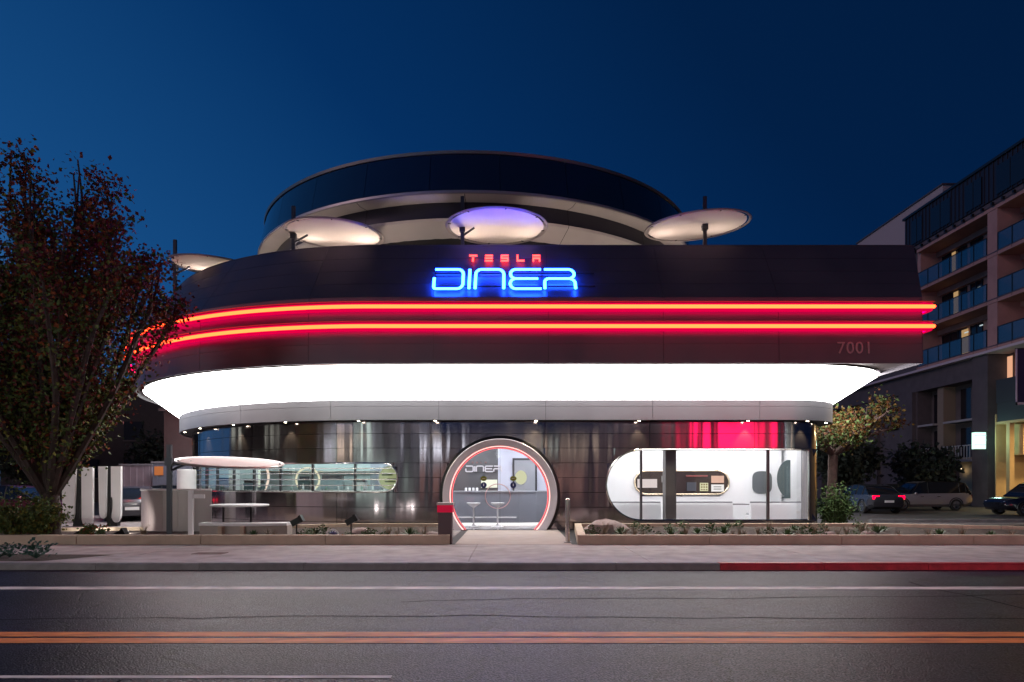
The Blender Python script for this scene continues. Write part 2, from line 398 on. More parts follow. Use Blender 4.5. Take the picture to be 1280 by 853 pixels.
# grey lower band
usb = [LF+CR*PI/2*t/12 for t in range(13)]
for a, b in zip(SEAM[:-1], SEAM[1:]):
    for z0, z1 in ((ZB-.02, 3.985), (3.985, 4.19)):
        me = panelmesh('band_panel', surface(lambda u, z: pr(u, .46, z), usamples(a+.006, b-.006, .35, usb), z0+.004, z1-.004), M_band, .03, .0)
        if me: obj('band_panel', me, None, diner)
us_s = usamples(-R0*PI*.99, LF+CR*PI/2+17, .4, usb)
obj('band_backing', surface(lambda u, z: pr(u, .42, z), us_s, ZB-.01, 4.18), M_back, diner)
mb = MB()
for a, b in zip(us_s[:-1], us_s[1:]): mb.quad(pr(a, -.1, ZB+.015), pr(b, -.1, ZB+.015), pr(b, .45, ZB+.015), pr(a, .45, ZB+.015))
obj('eave_underside', mb, mat('dark_eave', (.06, .055, .06), .6), diner)
# glowing soffit: cone from band top outward and up, stretched a little over the right corner
def soff(u, t):
    off = lerp(.455, 1.36, t); z = lerp(4.188, 5.15, t); p = pr(u, off, z)
    if u < -3: off2 = off+.38*t*min(1, (-3-u)/7); p = pr(u, off2, z)
    if u > LF: k = min(1, (u-LF)/(CR*PI/2)); p.x += .66*t*math.sin(k*PI/2); p.y += .15*t*(1-math.cos(k*PI/2))
    return p
mb = MB()
for a, b in zip(us_s[:-1], us_s[1:]):
    for k in range(4): mb.quad(soff(a, k/4), soff(b, k/4), soff(b, (k+1)/4), soff(a, (k+1)/4))
obj('light_soffit', mb, M_soffit, diner)
rim = MB().tube([soff(u, 1.0)+Vector((0, 0, -.0)) for u in us_s], .035, 6); obj('soffit_edge_trim', rim, M_chrome, diner)
# upper deck underside, fascia
us_f = usamples(-R0*PI*.99, 15.97+6, .4, [14.97, 15.97])
outl = [ps(u, foff(5.05)-.03, 5.175) for u in us_f]
obj('overhang_underside', MB().poly([tuple(p) for p in outl]), mat('overhang_panel', srgb(120, 108, 108), .5, .4), diner, smooth=False)
FS = [1.72+3.33*k for k in range(-6, 4)]+[14.97, 15.97, 16.97, 17.97]
FR = [5.05, 5.62, 6.32, 6.98, 7.46, 7.94, 8.42, 8.92]
FS[-5] = 11.71
obj('fascia_backing', surface(lambda u, z: ps(u, foff(z)-.05, z), us_f, 5.06, 8.90, None, 3), M_back, diner)
for a, b in zip(FS[:-1], FS[1:]):
    if b-a < .05: continue
    for z0, z1 in zip(FR[:-1], FR[1:]):
        g = .006; ga = 0 if abs(a-15.97) < .01 or abs(a-14.97) < .01 else g; gb = 0 if abs(b-15.97) < .01 or abs(b-14.97) < .01 else g
        me = panelmesh('fascia_panel', surface(lambda u, z: ps(u, foff(z), z), usamples(a+ga, b-gb, .4), z0+.004, z1-.004), M_fascia, .02, 0)
        if me: obj('fascia_panel', me, None, diner)
obj('parapet_coping', MB().tube([ps(u, foff(8.92)-.05, 8.93) for u in us_f], .045, 6), M_fascia, diner)
obj('parapet_inner_face', surface(lambda u, z: ps(u, foff(8.92)-.35, z), us_f, 7.9, 8.90), M_greyc, diner)
obj('roof_deck', MB().poly([tuple(ps(u, foff(8.92)-.2, 8.0)) for u in us_f]), mat('roof_membrane', (.35, .33, .32), .8), diner, smooth=False)
# neon bands: fin + added backlight + glowing halo strip + tube
for zc in (6.62, 6.06):
    us = usamples(-R0*2.05, 15.97+.6, .25, [14.97, 15.97])
    q = lambda u, off, z: ps(u, off, z)
    fin = MB()
    for a, b in zip(us[:-1], us[1:]):
        for zz, s in ((zc+.09, 1), (zc-.09, -1)):
            fin.quad(q(a, 2.13, zz), q(b, 2.13, zz), q(b, 2.22, zz), q(a, 2.22, zz))
        fin.quad(q(a, 2.13, zc+.13), q(b, 2.13, zc+.13), q(b, 2.37, zc+.13), q(a, 2.37, zc+.13))  # added hood, keeps the tube light off the roof canopies
        fin.quad(q(a, 2.20, zc-.089), q(b, 2.20, zc-.089), q(b, 2.20, zc+.089), q(a, 2.20, zc+.089))
    f = obj('neon_shelf', fin, mat('neon_shelf_metal', (.20, .18, .20), .35, .8), diner)
    for a in us[::5]:
        A, B_ = q(a, foff(zc)-.02, zc), q(a, 2.2, zc)
        obj('neon_bracket', MB().tube([tuple(A), tuple(B_)], .018, 5), M_black, f)
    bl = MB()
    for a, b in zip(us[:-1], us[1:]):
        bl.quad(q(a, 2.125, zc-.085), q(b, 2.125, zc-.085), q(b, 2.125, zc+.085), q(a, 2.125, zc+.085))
    obj('added_neon_backlight', bl, glow('added_pink_backlight', (1.0, .0, .085), 8), f)  # added glowing strip that washes the fascia pink
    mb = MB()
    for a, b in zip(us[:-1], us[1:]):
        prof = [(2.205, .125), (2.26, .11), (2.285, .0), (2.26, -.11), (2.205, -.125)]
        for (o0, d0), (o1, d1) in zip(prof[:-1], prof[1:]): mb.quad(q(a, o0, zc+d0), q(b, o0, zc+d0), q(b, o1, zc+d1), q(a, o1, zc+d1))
    obj('neon_halo_strip', mb, M_neonpink, f)  # glowing strip stands in for the bloom halo round the tube
    obj('neon_tube', MB().tube([tuple(q(u, 2.30, zc)) for u in us], .052, 8), M_neon, f)

# roof rotunda
rot = (-1.55, 32.0, 0)
A0, A1 = PI, 2*PI
def rotpart(name, prof, m, n=96, smooth=True): return obj(name, MB().lathe(prof, rot, n), m, diner)
nseg = 26
for k in range(nseg):      # curved dark glass panes of the upper parapet
    a0 = 2*PI*k/nseg+.0008; a1 = 2*PI*(k+1)/nseg-.0008
    obj('parapet_pane', MB().lathe([(9.70, 11.16), (9.42, 12.50)], rot, 6, a0, a1), M_dglass, diner)
rotpart('parapet_backing', [(9.64, 11.14), (9.37, 12.48)], M_black)
rotpart('rotunda_rim', [(9.30, 12.48), (9.46, 12.49), (9.48, 12.58), (9.30, 12.60)], mat('rim_metal', srgb(120, 118, 116), .4, .7))
rotpart('parapet_foot_trim', [(9.66, 11.06), (9.73, 11.08), (9.73, 11.16), (9.66, 11.17)], M_band)
for k in range(16):        # pale soffit panels
    a0 = 2*PI*k/16+.001; a1 = 2*PI*(k+1)/16-.001
    obj('upper_soffit_panel', MB().lathe([(9.68, 11.06), (9.45, 11.00), (9.05, 11.03)], rot, 8, a0, a1), M_greyc, diner)
    obj('clerestory_panel', MB().lathe([(9.06, 11.04), (9.17, 10.46)], rot, 8, a0, a1), mat('clerestory_metal', srgb(62, 62, 74), .35, .5), diner)
    obj('lower_soffit_panel', MB().lathe([(9.18, 10.46), (9.14, 10.38), (8.2, 9.9), (7.7, 9.2), (7.6, 8.0)], rot, 8, a0, a1), M_greyc, diner)
rotpart('rotunda_core', [(9.3, 12.3), (9.0, 11.1), (9.0, 10.5), (7.5, 9.2), (7.5, 7.9)], M_back)
rotpart('rotunda_roof', [(9.35, 12.2), (.01, 12.3)], M_back)
# deck uplights that wash the rotunda soffit and the canopies
for k in range(9):
    a = PI*(1.08+.84*k/8); x, y = rot[0]+10.05*math.cos(a), rot[1]+10.05*math.sin(a)
    up = thing('deck_uplight', 'small uplight on the roof deck below the round soffit, %s from the left' % ords[k], 'light', (x, y, 8.0), 'roof deck uplights hidden by the parapet')
    obj('light_housing', MB().cyl((x, y, 8.0), .06, .12, 10), M_black, up); obj('light_lens', MB().cyl((x, y, 8.125), .05, .004, 10), glow('warm_lens', (1, .8, .62), 6), up)
    lamp('uplight_lamp', 'SPOT', (x, y, 8.16), 75, (1.0, .80, .68), .06, rot=(PI, 0, 0), spot=(2.6, .6), parent=up)

# round doorway
dz = 1.19; dx = -.38
def ringpts(R, y, n=64, zmin=.12):
    a = math.asin(max(-1, (zmin-dz)/R)); return [(dx+R*math.cos(t), y, dz+R*math.sin(t)) for t in [a+(PI-2*a)*i/n for i in range(n+1)]]
def ringstrip(prof, n=72, zmin=.12):      # prof: list of (R, y)
    mb = MB(); rows = [ringpts(R, y, n, zmin) for R, y in prof]
    for A, B in zip(rows[:-1], rows[1:]):
        for i in range(n): mb.quad(A[i], A[i+1], B[i+1], B[i])
    return mb
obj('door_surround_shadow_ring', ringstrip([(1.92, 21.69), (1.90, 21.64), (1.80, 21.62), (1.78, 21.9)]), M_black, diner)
dframe = obj('door_portal', ringstrip([(1.80, 21.70), (1.80, 21.36), (1.78, 21.34), (1.585, 21.40), (1.575, 21.44), (1.575, 21.74)]), mat('portal_metal', srgb(205, 198, 202), .5, .25, noise=.05, nscale=1, nrough=.08), diner)
obj('portal_neon', MB().tube(ringpts(1.56, 21.46), .013, 6), glow('pink_white_neon', (1.0, .42, .38), 2.6), dframe)
obj('portal_neon', MB().tube(ringpts(1.515, 21.62), .012, 6), glow('pink_neon', (1.0, .16, .18), 1.6), dframe)
obj('portal_inner_ring', ringstrip([(1.575, 21.66), (1.50, 21.68), (1.50, 21.76)]), M_band, dframe)
for s in (0, 1):       # two half-round glass leaves
    pts = [(x, z) for x, y, z in ringpts(1.50, 0, 48) if (x <= dx) == (s == 0)]
    pts = pts+[(dx+(.004 if s else -.004), dz+1.5)] if s else [(dx-.004, dz+1.5)]+pts
    zz = [(x, 21.70, z) for x, z in pts]
    base = [(dx+(.004 if s else -.004), 21.70, .12)]
    d = obj('door_leaf', MB().poly(zz+base if s else zz+base), M_glass, diner, smooth=False)
    xs = dx+(.42 if s else -.52)
    for zc2, c, nm in ((1.74, srgb(110, 115, 20), 'olive_sticker'), (1.53, srgb(20, 35, 90), 'blue_sticker')):
        obj(nm, MB().cyl((0, 0, 0), .095 if nm[0] == 'b' else .105, .004, 20).xf(Matrix.Translation((xs, 21.69, zc2)) @ Matrix.Rotation(PI/2, 4, 'X') @ Matrix.Scale(.75 if nm[0] == 'o' else 1, 4, (0, 1, 0))), mat(nm+'_vinyl', c, .5), d)
    obj('sticker_print', MB().box(xs-.05, 21.683, 1.735, xs+.05, 21.684, 1.745).box(xs-.012, 21.683, 1.50, xs+.012, 21.684, 1.58), M_white, d, smooth=False)
    # half of the round pull handle
    R = .385; n = 20; pp = [(dx-.07+(.012 if s else -.012)+R*math.sin(t)*(1 if s else -1), 21.62, 1.18+R*math.cos(t)) for t in [PI*i/n for i in range(n+1)]]
    obj('pull_handle', MB().tube(pp, .016, 6), mat('copper_pink_handle', (.75, .5, .5), .3, .6), d)
obj('door_centre_gap', MB().box(dx-.004, 21.69, .12, dx+.004, 21.71, dz+1.49), M_black, diner)
obj('door_threshold', MB().box(dx-1.2, 21.3, .10, dx+1.2, 21.8, .135), M_chrome, diner)

# left ribbon window
wl = []
for i in range(25): t = PI/2-PI*i/24; wl.append((-.10+.46*math.cos(t), 1.77+.46*math.sin(t)))
top = [(u, 2.23) for u in usamples(-11.6, -.1, .3)]; bot = [(u, 1.31) for u in reversed(usamples(-11.6, -.1, .3))]
loop = top+wl[1:-1]+bot
reveal(loop, M_band)
wf = obj('ribbon_window_frame', MB().tube([tuple(pr(u, .01, z)) for u, z in loop], .028, 6, closed=True), M_chrome, diner)
mulls = [-11.2, -9.6, -8.2, -7.2, -6.05, -4.95, -3.75, -2.5, -1.03]
prev = -11.6
for u in mulls+[.36]:
    us = usamples(prev, u, .3, EXTRA)
    mb = MB()
    for a, b in zip(us[:-1], us[1:]):
        ha, hb = opening(a+1e-5), opening(b-1e-5)
        if ha and hb: mb.quad(pr(a, -.10, ha[0][0]), pr(b, -.10, hb[0][0]), pr(b, -.10, hb[0][1]), pr(a, -.10, ha[0][1]))
    obj('window_pane', mb, M_glass, wf)
    if u < .3:
        w = .07 if abs(u+8.2) < .01 else .03
        a = pr(u-w, -.06, 0); b = pr(u+w, -.06, 0); c = pr(u+w, -.14, 0); d = pr(u-w, -.14, 0)
        obj('mullion', MB().prism([(a.x, a.y), (b.x, b.y), (c.x, c.y), (d.x, d.y)], 1.32, 2.22), mat('frame_grey', (.08, .085, .09), .4, .5), wf, smooth=False)
    prev = u
for zc in (2.06, 1.90, 1.71, 1.52):
    end = -.10+math.sqrt(max(0, .43**2-(zc-1.77)**2))
    obj('window_bar', MB().tube([tuple(pr(u, .03, zc)) for u in usamples(-11.6, end, .3)], .017, 6), mat('bar_metal', (.7, .72, .70), .25, .8), wf)

# right picture window
UE = LF+CR*.56
rl = [(u, 2.66) for u in usamples(8.12, UE, .3, usb)]
lft = [(8.12-1.12*math.sin(t), 1.54-1.12*math.cos(t)) for t in [PI*i/32 for i in range(1, 32)]]
loop = rl+[(u, .42) for u in reversed(usamples(8.12, UE, .3, usb))]+lft
reveal(loop+[loop[0]], M_band)
wr = obj('picture_window_frame', MB().tube([tuple(pr(u, .01, z)) for u, z in loop], .030, 6, closed=True), M_chrome, diner)
obj('window_sill', surface(lambda u, z: pr(u, .05, z), usamples(7.9, UE, .3, usb), .30, .385), mat('frame_grey', (.08, .085, .09), .4, .5), wr)
mp = [8.12, 9.14-.0, 12.17]
prev = 7.001
for u in [8.12, 8.98, 12.17, UE]:
    us = usamples(prev, u, .3, EXTRA+usb); mb = MB()
    for a, b in zip(us[:-1], us[1:]):
        ha, hb = opening(a+1e-5), opening(b-1e-5)
        if ha and hb: mb.quad(pr(a, -.10, ha[0][0]), pr(b, -.10, hb[0][0]), pr(b, -.10, hb[0][1]), pr(a, -.10, ha[0][1]))
    obj('window_pane', mb, M_glass, wr)
    prev = u
for u, w in ((8.12, .035), (12.17, .04)):
    a = pr(u, -.1, 0); obj('mullion', MB().box(a.x-w, a.y-.04, .43, a.x+w, a.y+.05, 2.65), mat('frame_grey', (.08, .085, .09), .4, .5), wr, smooth=False)
a = pr(9.08, 0, 0); obj('window_column', MB().box(a.x-.17, a.y+.12, .3, a.x+.17, a.y+.55, 3.4), mat('column_grey', (.10, .095, .10), .6), diner, smooth=False)
us = usamples(UE-.02, UE+.42, .1)
obj('corner_pillar', surface(lambda u, z: pr(u, .012, z), us, .36, 2.70), mat('pillar_metal', (.16, .15, .15), .3, .9), diner)

# downlights under the band
for k, xx in enumerate((233, 252, 294, 358, 449, 544, 670, 799, 935, 1002, 1022)):
    if xx > 425:  u = (xx-640)*21.4/853+4; 
    else:
        u = min([i*.05 for i in range(-400, 10)], key=lambda q: abs(640+853*pr(q, .25, 0).x/pr(q, .25, 0).y-xx) + (5 if q < -12.5 else 0))
    if xx == 1002: u = LF+.55
    if xx == 1022: u = LF+1.5
    p = pr(u, .30, ZB)
    d = obj('downlight', MB().cyl((p.x, p.y, ZB-.03), .055, .04, 12), M_chrome, diner)
    obj('downlight_lens', MB().cyl((p.x, p.y, ZB-.036), .04, .004, 12), glow('downlight_glow', (1, .86, .62), 40), d)
    p2 = pr(u, .17, 0)
    lamp('downlight_lamp', 'SPOT', (p2.x, p2.y, ZB-.05), 150, (1.0, .80, .50), .02, rot=(0, 0, 0), spot=(1.25, .55), parent=diner)

# lettering
def strokes(path_list, x0, z0, w, h, r, y, m, name, parent, n=6):
    for lets, poly in path_list: pass
def arcpts(cx, cz, rx, rz, a0, a1, n=6): return [(cx+rx*math.cos(lerp(a0, a1, i/n)), cz+rz*math.sin(lerp(a0, a1, i/n))) for i in range(n+1)]
H = PI/2
# unit: glyph box height 1; widths as in the sign
def glyphs():
    r = .26
    D = [[(0.0, 1)]+[(1.05, 1)]+arcpts(1.05, 1-r, r, r, H, 0)+arcpts(1.05, r, r, r, 0, -H)+[(.0, 0), (-.03, .03), (-.03, .42)]]
    D = [[(0.0, 1.0), (1.05, 1.0)]+arcpts(1.05, 1-r, r, r, H, 0)[1:]+arcpts(1.05, r, r, r, 0, -H)+arcpts(.10, .12, .12, .12, -H, -PI, 4)+[(-.02, .56)]]
    I = [[(0, 0), (0, 1)]]
    Nn = [[(0, 0), (0, 1-r)]+arcpts(r, 1-r, r, r, PI, H)[1:]+arcpts(1.30-r, 1-r, r, r, H, 0)+[(1.30, 0)]]
    E_ = [[(1.42, 1)]+arcpts(.26, .76, .25, .24, H, PI*1.0)+arcpts(.26, .76, .25, .24, PI, 1.5*PI)[1:]+[(1.28, .52)], [(.26, .52)]+arcpts(.26, .26, .26, .26, H, 1.5*PI, 10)[1:]+[(1.42, 0)]]
    R_ = [[(0, 1), (1.12, 1)]+arcpts(1.12, .76, .26, .24, H, -H, 10)[1:]+[(.2, .52)]+arcpts(.2, .32, .2, .2, H, PI, 4)[1:]+[(0, 0)], [(1.12, .52)]+arcpts(1.12, .28, .28, .24, H, 0, 5)[1:]+[(1.40, 0)]]
    return [(0.02, D), (1.62, I), (1.90, Nn), (3.50, E_), (5.08, R_)]
def diner_word(x0, z0, h, y, r, m, parent, lname='sign_letter', depth=None):
    for ox, gl in glyphs():
        mb = MB()
        for poly in gl: mb.tube([(x0+(ox+a)*h, y, z0+b*h) for a, b in poly], r, 8)
        obj(lname, mb, m, parent)
def small_word(x0, z0, w, h, y, step, m, parent, t=.02, sl=False):
    G = {'T': [(0, .8, 1, 1), (.4, 0, .6, .62)], 'E': [(0, .8, 1, 1), (0, .4, 1, .6), (0, 0, 1, .2)], 'S': [(0, .8, 1, 1), (0, .4, 1, .6), (0, 0, 1, .2), (0, .6, .2, .8), (.8, .2, 1, .4)],
         'L': [(0, 0, .2, 1), (.2, 0, 1, .2)], 'A': [(0, .8, 1, 1), (0, .4, 1, .6), (0, 0, .2, .4), (.8, 0, 1, .4)]}
    for i, ch in enumerate('TESLA'):
        mb = MB()
        for a, b, c, d in G[ch]: mb.box(x0+i*step+a*w, y-t, z0+b*h, x0+i*step+c*w, y+t, z0+d*h)
        if sl: mb.v = [(x, yy-y+21.7-foff(zz)-.10, zz) for x, yy, zz in mb.v]
        obj('sign_letter', mb, m, parent, smooth=False)
sy = 20.15
def onwall(x, y):
    z = 7.6
    for _ in range(12): D_ = 21.7-foff(z)-.17; z = 1.62+(603-y)*D_/853
    return Vector(((x-640)*(21.7-foff(7.6)-.17)/853, D_, z))
lo = onwall(543, 361); hi = onwall(543, 337); hgt = hi.z-lo.z; sy = 21.7-foff(7.6)-.17
sy = 20.15
fy = lambda z: 21.7-foff(z)
sign = obj('neon_sign_frame', MB().box(lo.x-.02, fy(lo.z+.12)-.10, lo.z+.1, lo.x+6.5*hgt+.1, fy(lo.z+.12)-.06, lo.z+.13).box(lo.x-.02, fy(hi.z-.1)-.10, hi.z-.13, lo.x+6.5*hgt+.1, fy(hi.z-.1)-.06, hi.z-.10), M_black, diner, smooth=False)
k = (px(718, 0, sy).x-lo.x)/(6.48*hgt)
for ox, gl in glyphs():
    mb = MB()
    for poly in gl: mb.tube([(lo.x+(ox+a)*hgt*k, sy, lo.z+b*hgt) for a, b in poly], .042, 8)
    mb.v = [(x, yy-sy+21.7-foff(zz)-.17, zz) for x, yy, zz in mb.v]
    o = obj('sign_letter', mb, M_blue, sign)
a = onwall(585, 326); b = onwall(585, 318)
small_word(a.x, a.z, .23, b.z-a.z, sy+.02, (onwall(666.5, 320).x-a.x)/4, M_redlet, sign, sl=True)
# street number
def text_obj(txt, size, loc, rot, m, parent=None, name='lettering', ext=.01, cat=None):
    c = bpy.data.curves.new(name, 'FONT'); c.body = txt; c.size = size; c.extrude = ext; c.space_character = 1.1
    t = bpy.data.objects.new(name+'_tmp', c); COL.objects.link(t)
    dg = bpy.context.evaluated_depsgraph_get(); me = bpy.data.meshes.new_from_object(t.evaluated_get(dg))
    bpy.data.objects.remove(t); me.transform(Matrix.Translation(loc) @ Matrix.Rotation(rot[2], 4, 'Z') @ Matrix.Rotation(rot[0], 4, 'X')); me.materials.clear(); me.materials.append(m)
    o = bpy.data.objects.new(name, me); COL.objects.link(o)
    if parent: kid_inv(o, parent)
    return o
p = px(1043, 443, 19.84)
text_obj('7001', .48, (p.x, 19.70, p.z), (PI/2-.02, 0, 0), mat('number_metal', (.30, .24, .25), .35, .4), diner, 'street_number', .02)

# ================================================================== inside the diner
room = diner
def rpart(n, mb, m, **k): return obj(n, mb, m, room, smooth=False, **k)
rpart('interior_floor', MB().prism([(v.x, v.y) for v in [pr(u, -.22, 0) for u in usamples(-15, LF+CR*PI/2+4, .5, usb)]], .05, .125), mat('polished_floor', (.45, .43, .44), .25, noise=.05))
rpart('interior_ceiling', MB().prism([(v.x, v.y) for v in [pr(u, -.18, 0) for u in usamples(-15, LF+CR*PI/2+4, .5, usb)]], 3.30, 3.40), M_iwhite)
rpart('kitchen_back_wall', MB().box(-12.1, 26.6, .1, -2.3, 26.75, 3.3), mat('kitchen_wall', (.42, .52, .52), .4))
rpart('partition_wall', MB().box(-2.55, 21.95, .1, -2.35, 27, 3.3), M_iwhite)
rpart('partition_wall', MB().box(2.25, 21.95, .1, 2.45, 27, 3.3), M_iwhite)
rpart('entry_wall', MB().box(-2.35, 25.5, .1, -.52, 25.65, 3.3), mat('dark_entry_wall', (.10, .10, .11), .5))
rpart('entry_wall', MB().box(-.52, 25.5, .1, 2.3, 25.65, 3.3), mat('lilac_white_wall', (.70, .72, .86), .5))
rpart('dining_back_wall', MB().box(2.4, 25.2, .1, 4.75, 25.4, 3.3).box(7.7, 25.2, .1, 9.95, 25.4, 3.3).box(4.75, 25.2, 2.02, 7.7, 25.4, 3.3).box(4.75, 25.2, .1, 7.7, 25.4, 1.10), M_iwhite)
# pill-shaped recess in the white wall
def pill(x0, x1, z0, z1, n=10):
    r = (z1-z0)/2; c = (z0+z1)/2
    return [(x1-r+r*math.sin(t), c-r*math.cos(t)) for t in [PI*i/n for i in range(n+1)]]+[(x0+r-r*math.sin(t), c+r*math.cos(t)) for t in [PI*i/n for i in range(n+1)]]
def plate(pts, y, th=.02): 
    mb = MB().prism(pts, 0, th); mb.v = [(x, y-z, zz) for x, zz, z in mb.v]; return mb
pl = pill(4.52, 8.0, 1.18, 2.05)
mb = MB(); outer = []
rec = rpart('pill_recess', plate(pl, 25.19, .01), mat('menu_recess', (.02, .016, .016), .35))
ring = MB().tube([(x, 25.16, z) for x, z in pl], .035, 6, closed=True); obj('recess_rim', ring, mat('brass_rim', (.75, .62, .45), .25, .8), rec)
def menu(x0, x1, z0, z1, c, e, nm='menu_screen', rows=3):
    o = obj(nm, MB().box(x0, 25.12, z0, x1, 25.15, z1), glow('screen_%d' % int(c[0]*255+c[1]*1000), c, e), rec, smooth=False); return o
menu(4.62, 5.34, 1.42, 1.74, (.85, .72, .70), .9)
menu(5.50, 5.70, 1.62, 1.86, (.35, .33, .33), .7)
menu(6.44, 6.78, 1.30, 1.62, (.13, .13, .16), .8)
menu(6.92, 7.22, 1.30, 1.60, (.80, .78, .50), .9)
menu(7.34, 7.80, 1.28, 1.54, (.95, .90, .88), 1.0); menu(7.34, 7.80, 1.60, 1.86, (.90, .55, .42), .9)
for zz in (1.36, 1.44): obj('screen_text_line', MB().box(7.42, 25.11, zz, 7.70, 25.115, zz+.025), M_black, rec, smooth=False)
for i in range(3):
    for j in range(3): obj('screen_tile', MB().box(6.95+i*.09, 25.11, 1.33+j*.09, 7.01+i*.09, 25.115, 1.37+j*.1), mat('tile_brown', (.2, .15, .05), .5), rec, smooth=False)
obj('shelf_rail', MB().box(6.4, 25.10, 1.84, 7.2, 25.14, 1.87), M_chrome, rec, smooth=False)
# porthole mirrors and portal further right
rpart('porthole_panel', plate([(9.22+.36*math.copysign(abs(math.cos(t))**.75, math.cos(t)), 1.62+.41*math.copysign(abs(math.sin(t))**.45, math.sin(t))) for t in [2*PI*i/36 for i in range(36)]], 25.18, .03), mat('smoke_panel', (.10, .11, .12), .3))
pp = [(10.15, 1.05), (10.15, 2.42)]+[(10.1-.42*math.sin(t), 1.75+.67*math.cos(t)) for t in [PI*i/16 for i in range(1, 15)]]+[(9.8, 1.05)]
rpart('curved_passage', plate([(x-.25, z) for x, z in pp], 24.3, .03), mat('teal_dark_panel', (.05, .075, .08), .2))
# booths (white counters) and tables
def booth(x0, x1, label):
    t = thing('booth_seat', label, 'booth', ((x0+x1)/2, 23, .12), 'white booths behind the right window')
    mb = MB(); prof = [(0, .12), (0, .85), (.05, .93), (.14, .93), (.18, .85), (.2, .50), (.62, .50), (.66, .45), (.64, .12)]
    mb.v = [(x0, 22.7+a, z) for a, z in prof]+[(x1, 22.7+a, z) for a, z in prof]; n = len(prof)
    mb.f = [tuple(reversed(range(n))), tuple(range(n, 2*n))]+[(i, (i+1) % n, (i+1) % n+n, i+n) for i in range(n)]
    obj('booth_shell', mb, M_iwhite, t)
    obj('seat_cushion', MB().box(x0+.05, 22.92, .51, x1-.05, 23.3, .58), mat('grey_vinyl', (.4, .41, .43), .5), t)
    obj('backrest_cap', MB().tube([(x0, 22.79, .95), (x1, 22.79, .95)], .035, 6), mat('grey_cap', (.25, .25, .27), .4), t)
booth(3.1, 4.95, 'white booth bench behind the rounded left end of the right window'); booth(5.2, 7.35, 'white booth bench right of the grey column'); booth(7.95, 10.0, 'white booth bench at the far right end of the right window')
def dtable(x, label):
    t = thing('dining_table', label, 'table', (x, 24, .12), 'tables behind the booths')
    obj('tabletop', MB().box(x-.6, 23.6, .84, x+.6, 24.4, .87), mat('dark_laminate', (.10, .09, .10), .3), t)
    obj('table_pedestal', MB().lathe([(.3, .12), (.28, .15), (.05, .2), (.045, .8), (.15, .84)], (x, 24, 0), 14), M_iwhite, t)
dtable(4.1, 'dark-topped table behind the leftmost white booth'); dtable(7.65, 'dark-topped table in the gap between two white booths'); dtable(9.4, 'dark-topped table by the corner of the right window')
# entry: counter, stools, wall letters, interior door
ct = thing('service_counter', 'grey curved bar counter seen through the round door', 'counter', (-.4, 23.6, .12))
pts = [(-2.3, 23.6), (.25, 23.6), (.85, 23.75), (1.3, 24.1), (2.2, 24.2), (2.2, 24.6), (-2.3, 24.6)]
obj('counter_front', MB().prism(pts, .222, 1.28), mat('grey_counter', (.20, .21, .25), .35), ct, smooth=False)
obj('counter_top', MB().prism([(x, y-.04 if y < 24.5 else y) for x, y in pts], 1.282, 1.32), mat('counter_top_grey', (.33, .34, .38), .25), ct, smooth=False)
obj('light_plinth', MB().prism([(x, y+.03 if y < 24.5 else y) for x, y in pts], .127, .22), glow('plinth_glow', (1, .95, .95), 1.3), ct, smooth=False)
obj('foot_rail', MB().tube([(-1.9, 23.38, .42), (.15, 23.38, .42)], .022, 8), M_iwhite, ct)
for x in (-1.55, -.2): obj('rail_bracket', MB().tube([(x, 23.38, .42), (x, 23.62, .42)], .015, 6), M_iwhite, ct)
def stool(x, label):
    t = thing('bar_stool', label, 'stool', (x, 22.95, .125), 'white stools at the bar')
    c = (x, 22.95, .125)
    obj('stool_base', MB().lathe([(.001, .0), (.21, .0), (.20, .02), (.06, .05), (.03, .10), (.026, .3)], c, 20), M_iwhite, t)
    obj('stool_stem', MB().lathe([(.026, .3), (.026, .66)], c, 12), M_iwhite, t)
    obj('stool_seat', MB().lathe([(.026, .64), (.08, .68), (.20, .76), (.235, .80), (.22, .81), (.10, .765), (.001, .76)], c, 22), M_iwhite, t)
stool(px(592, 0, 22.95).x, 'white tulip bar stool left of the round door handle'); stool(px(622, 0, 22.95).x, 'white tulip bar stool framed by the round door handle')
wl_ = obj('wall_lettering_rail', MB().box(-1.75, 25.46, 1.98, -.6, 25.48, 1.99), M_black, room, smooth=False)
diner_word(-1.72, 2.02-.0, .205, 25.46, .024, glow('letter_white', (.9, .85, .95), .9), wl_, 'wall_letter')
small_word(-1.66, 2.33, .07, .06, 25.46, .16, glow('letter_pink', (.9, .5, .5), .5), wl_, .01)
idr = rpart('interior_door', MB().box(.02, 25.40, .3, .93, 25.46, 2.52), mat('door_frame_dark', (.05, .05, .06), .4))
obj('door_slab', MB().box(.09, 25.37, .3, .86, 25.41, 2.44), mat('door_grey', (.33, .34, .38), .35), idr, smooth=False)
obj('door_porthole', plate([(.33+.22*math.cos(t), 1.80+.26*math.sin(t)) for t in [2*PI*i/24 for i in range(24)]], 25.36, .01), glow('porthole_glow', (.85, .85, .55), .8), idr, smooth=False)
rpart('kitchen_pass_light', MB().box(-1.15, 25.42, 1.42, -.55, 25.49, 1.72), glow('pass_glow', (.95, .95, .8), 1.1))
for k in range(4):
    x = -1.62+k*.13; tag(obj('glass_jar', MB().lathe([(.001, 0), (.04, 0), (.045, .08), (.03, .11), (.001, .11)], (x, 24.0, 1.322), 10), M_iwhite), 'small white cup, %s from the left on the counter below the wall letters' % ords[k], 'cup', 'cups on the bar counter')
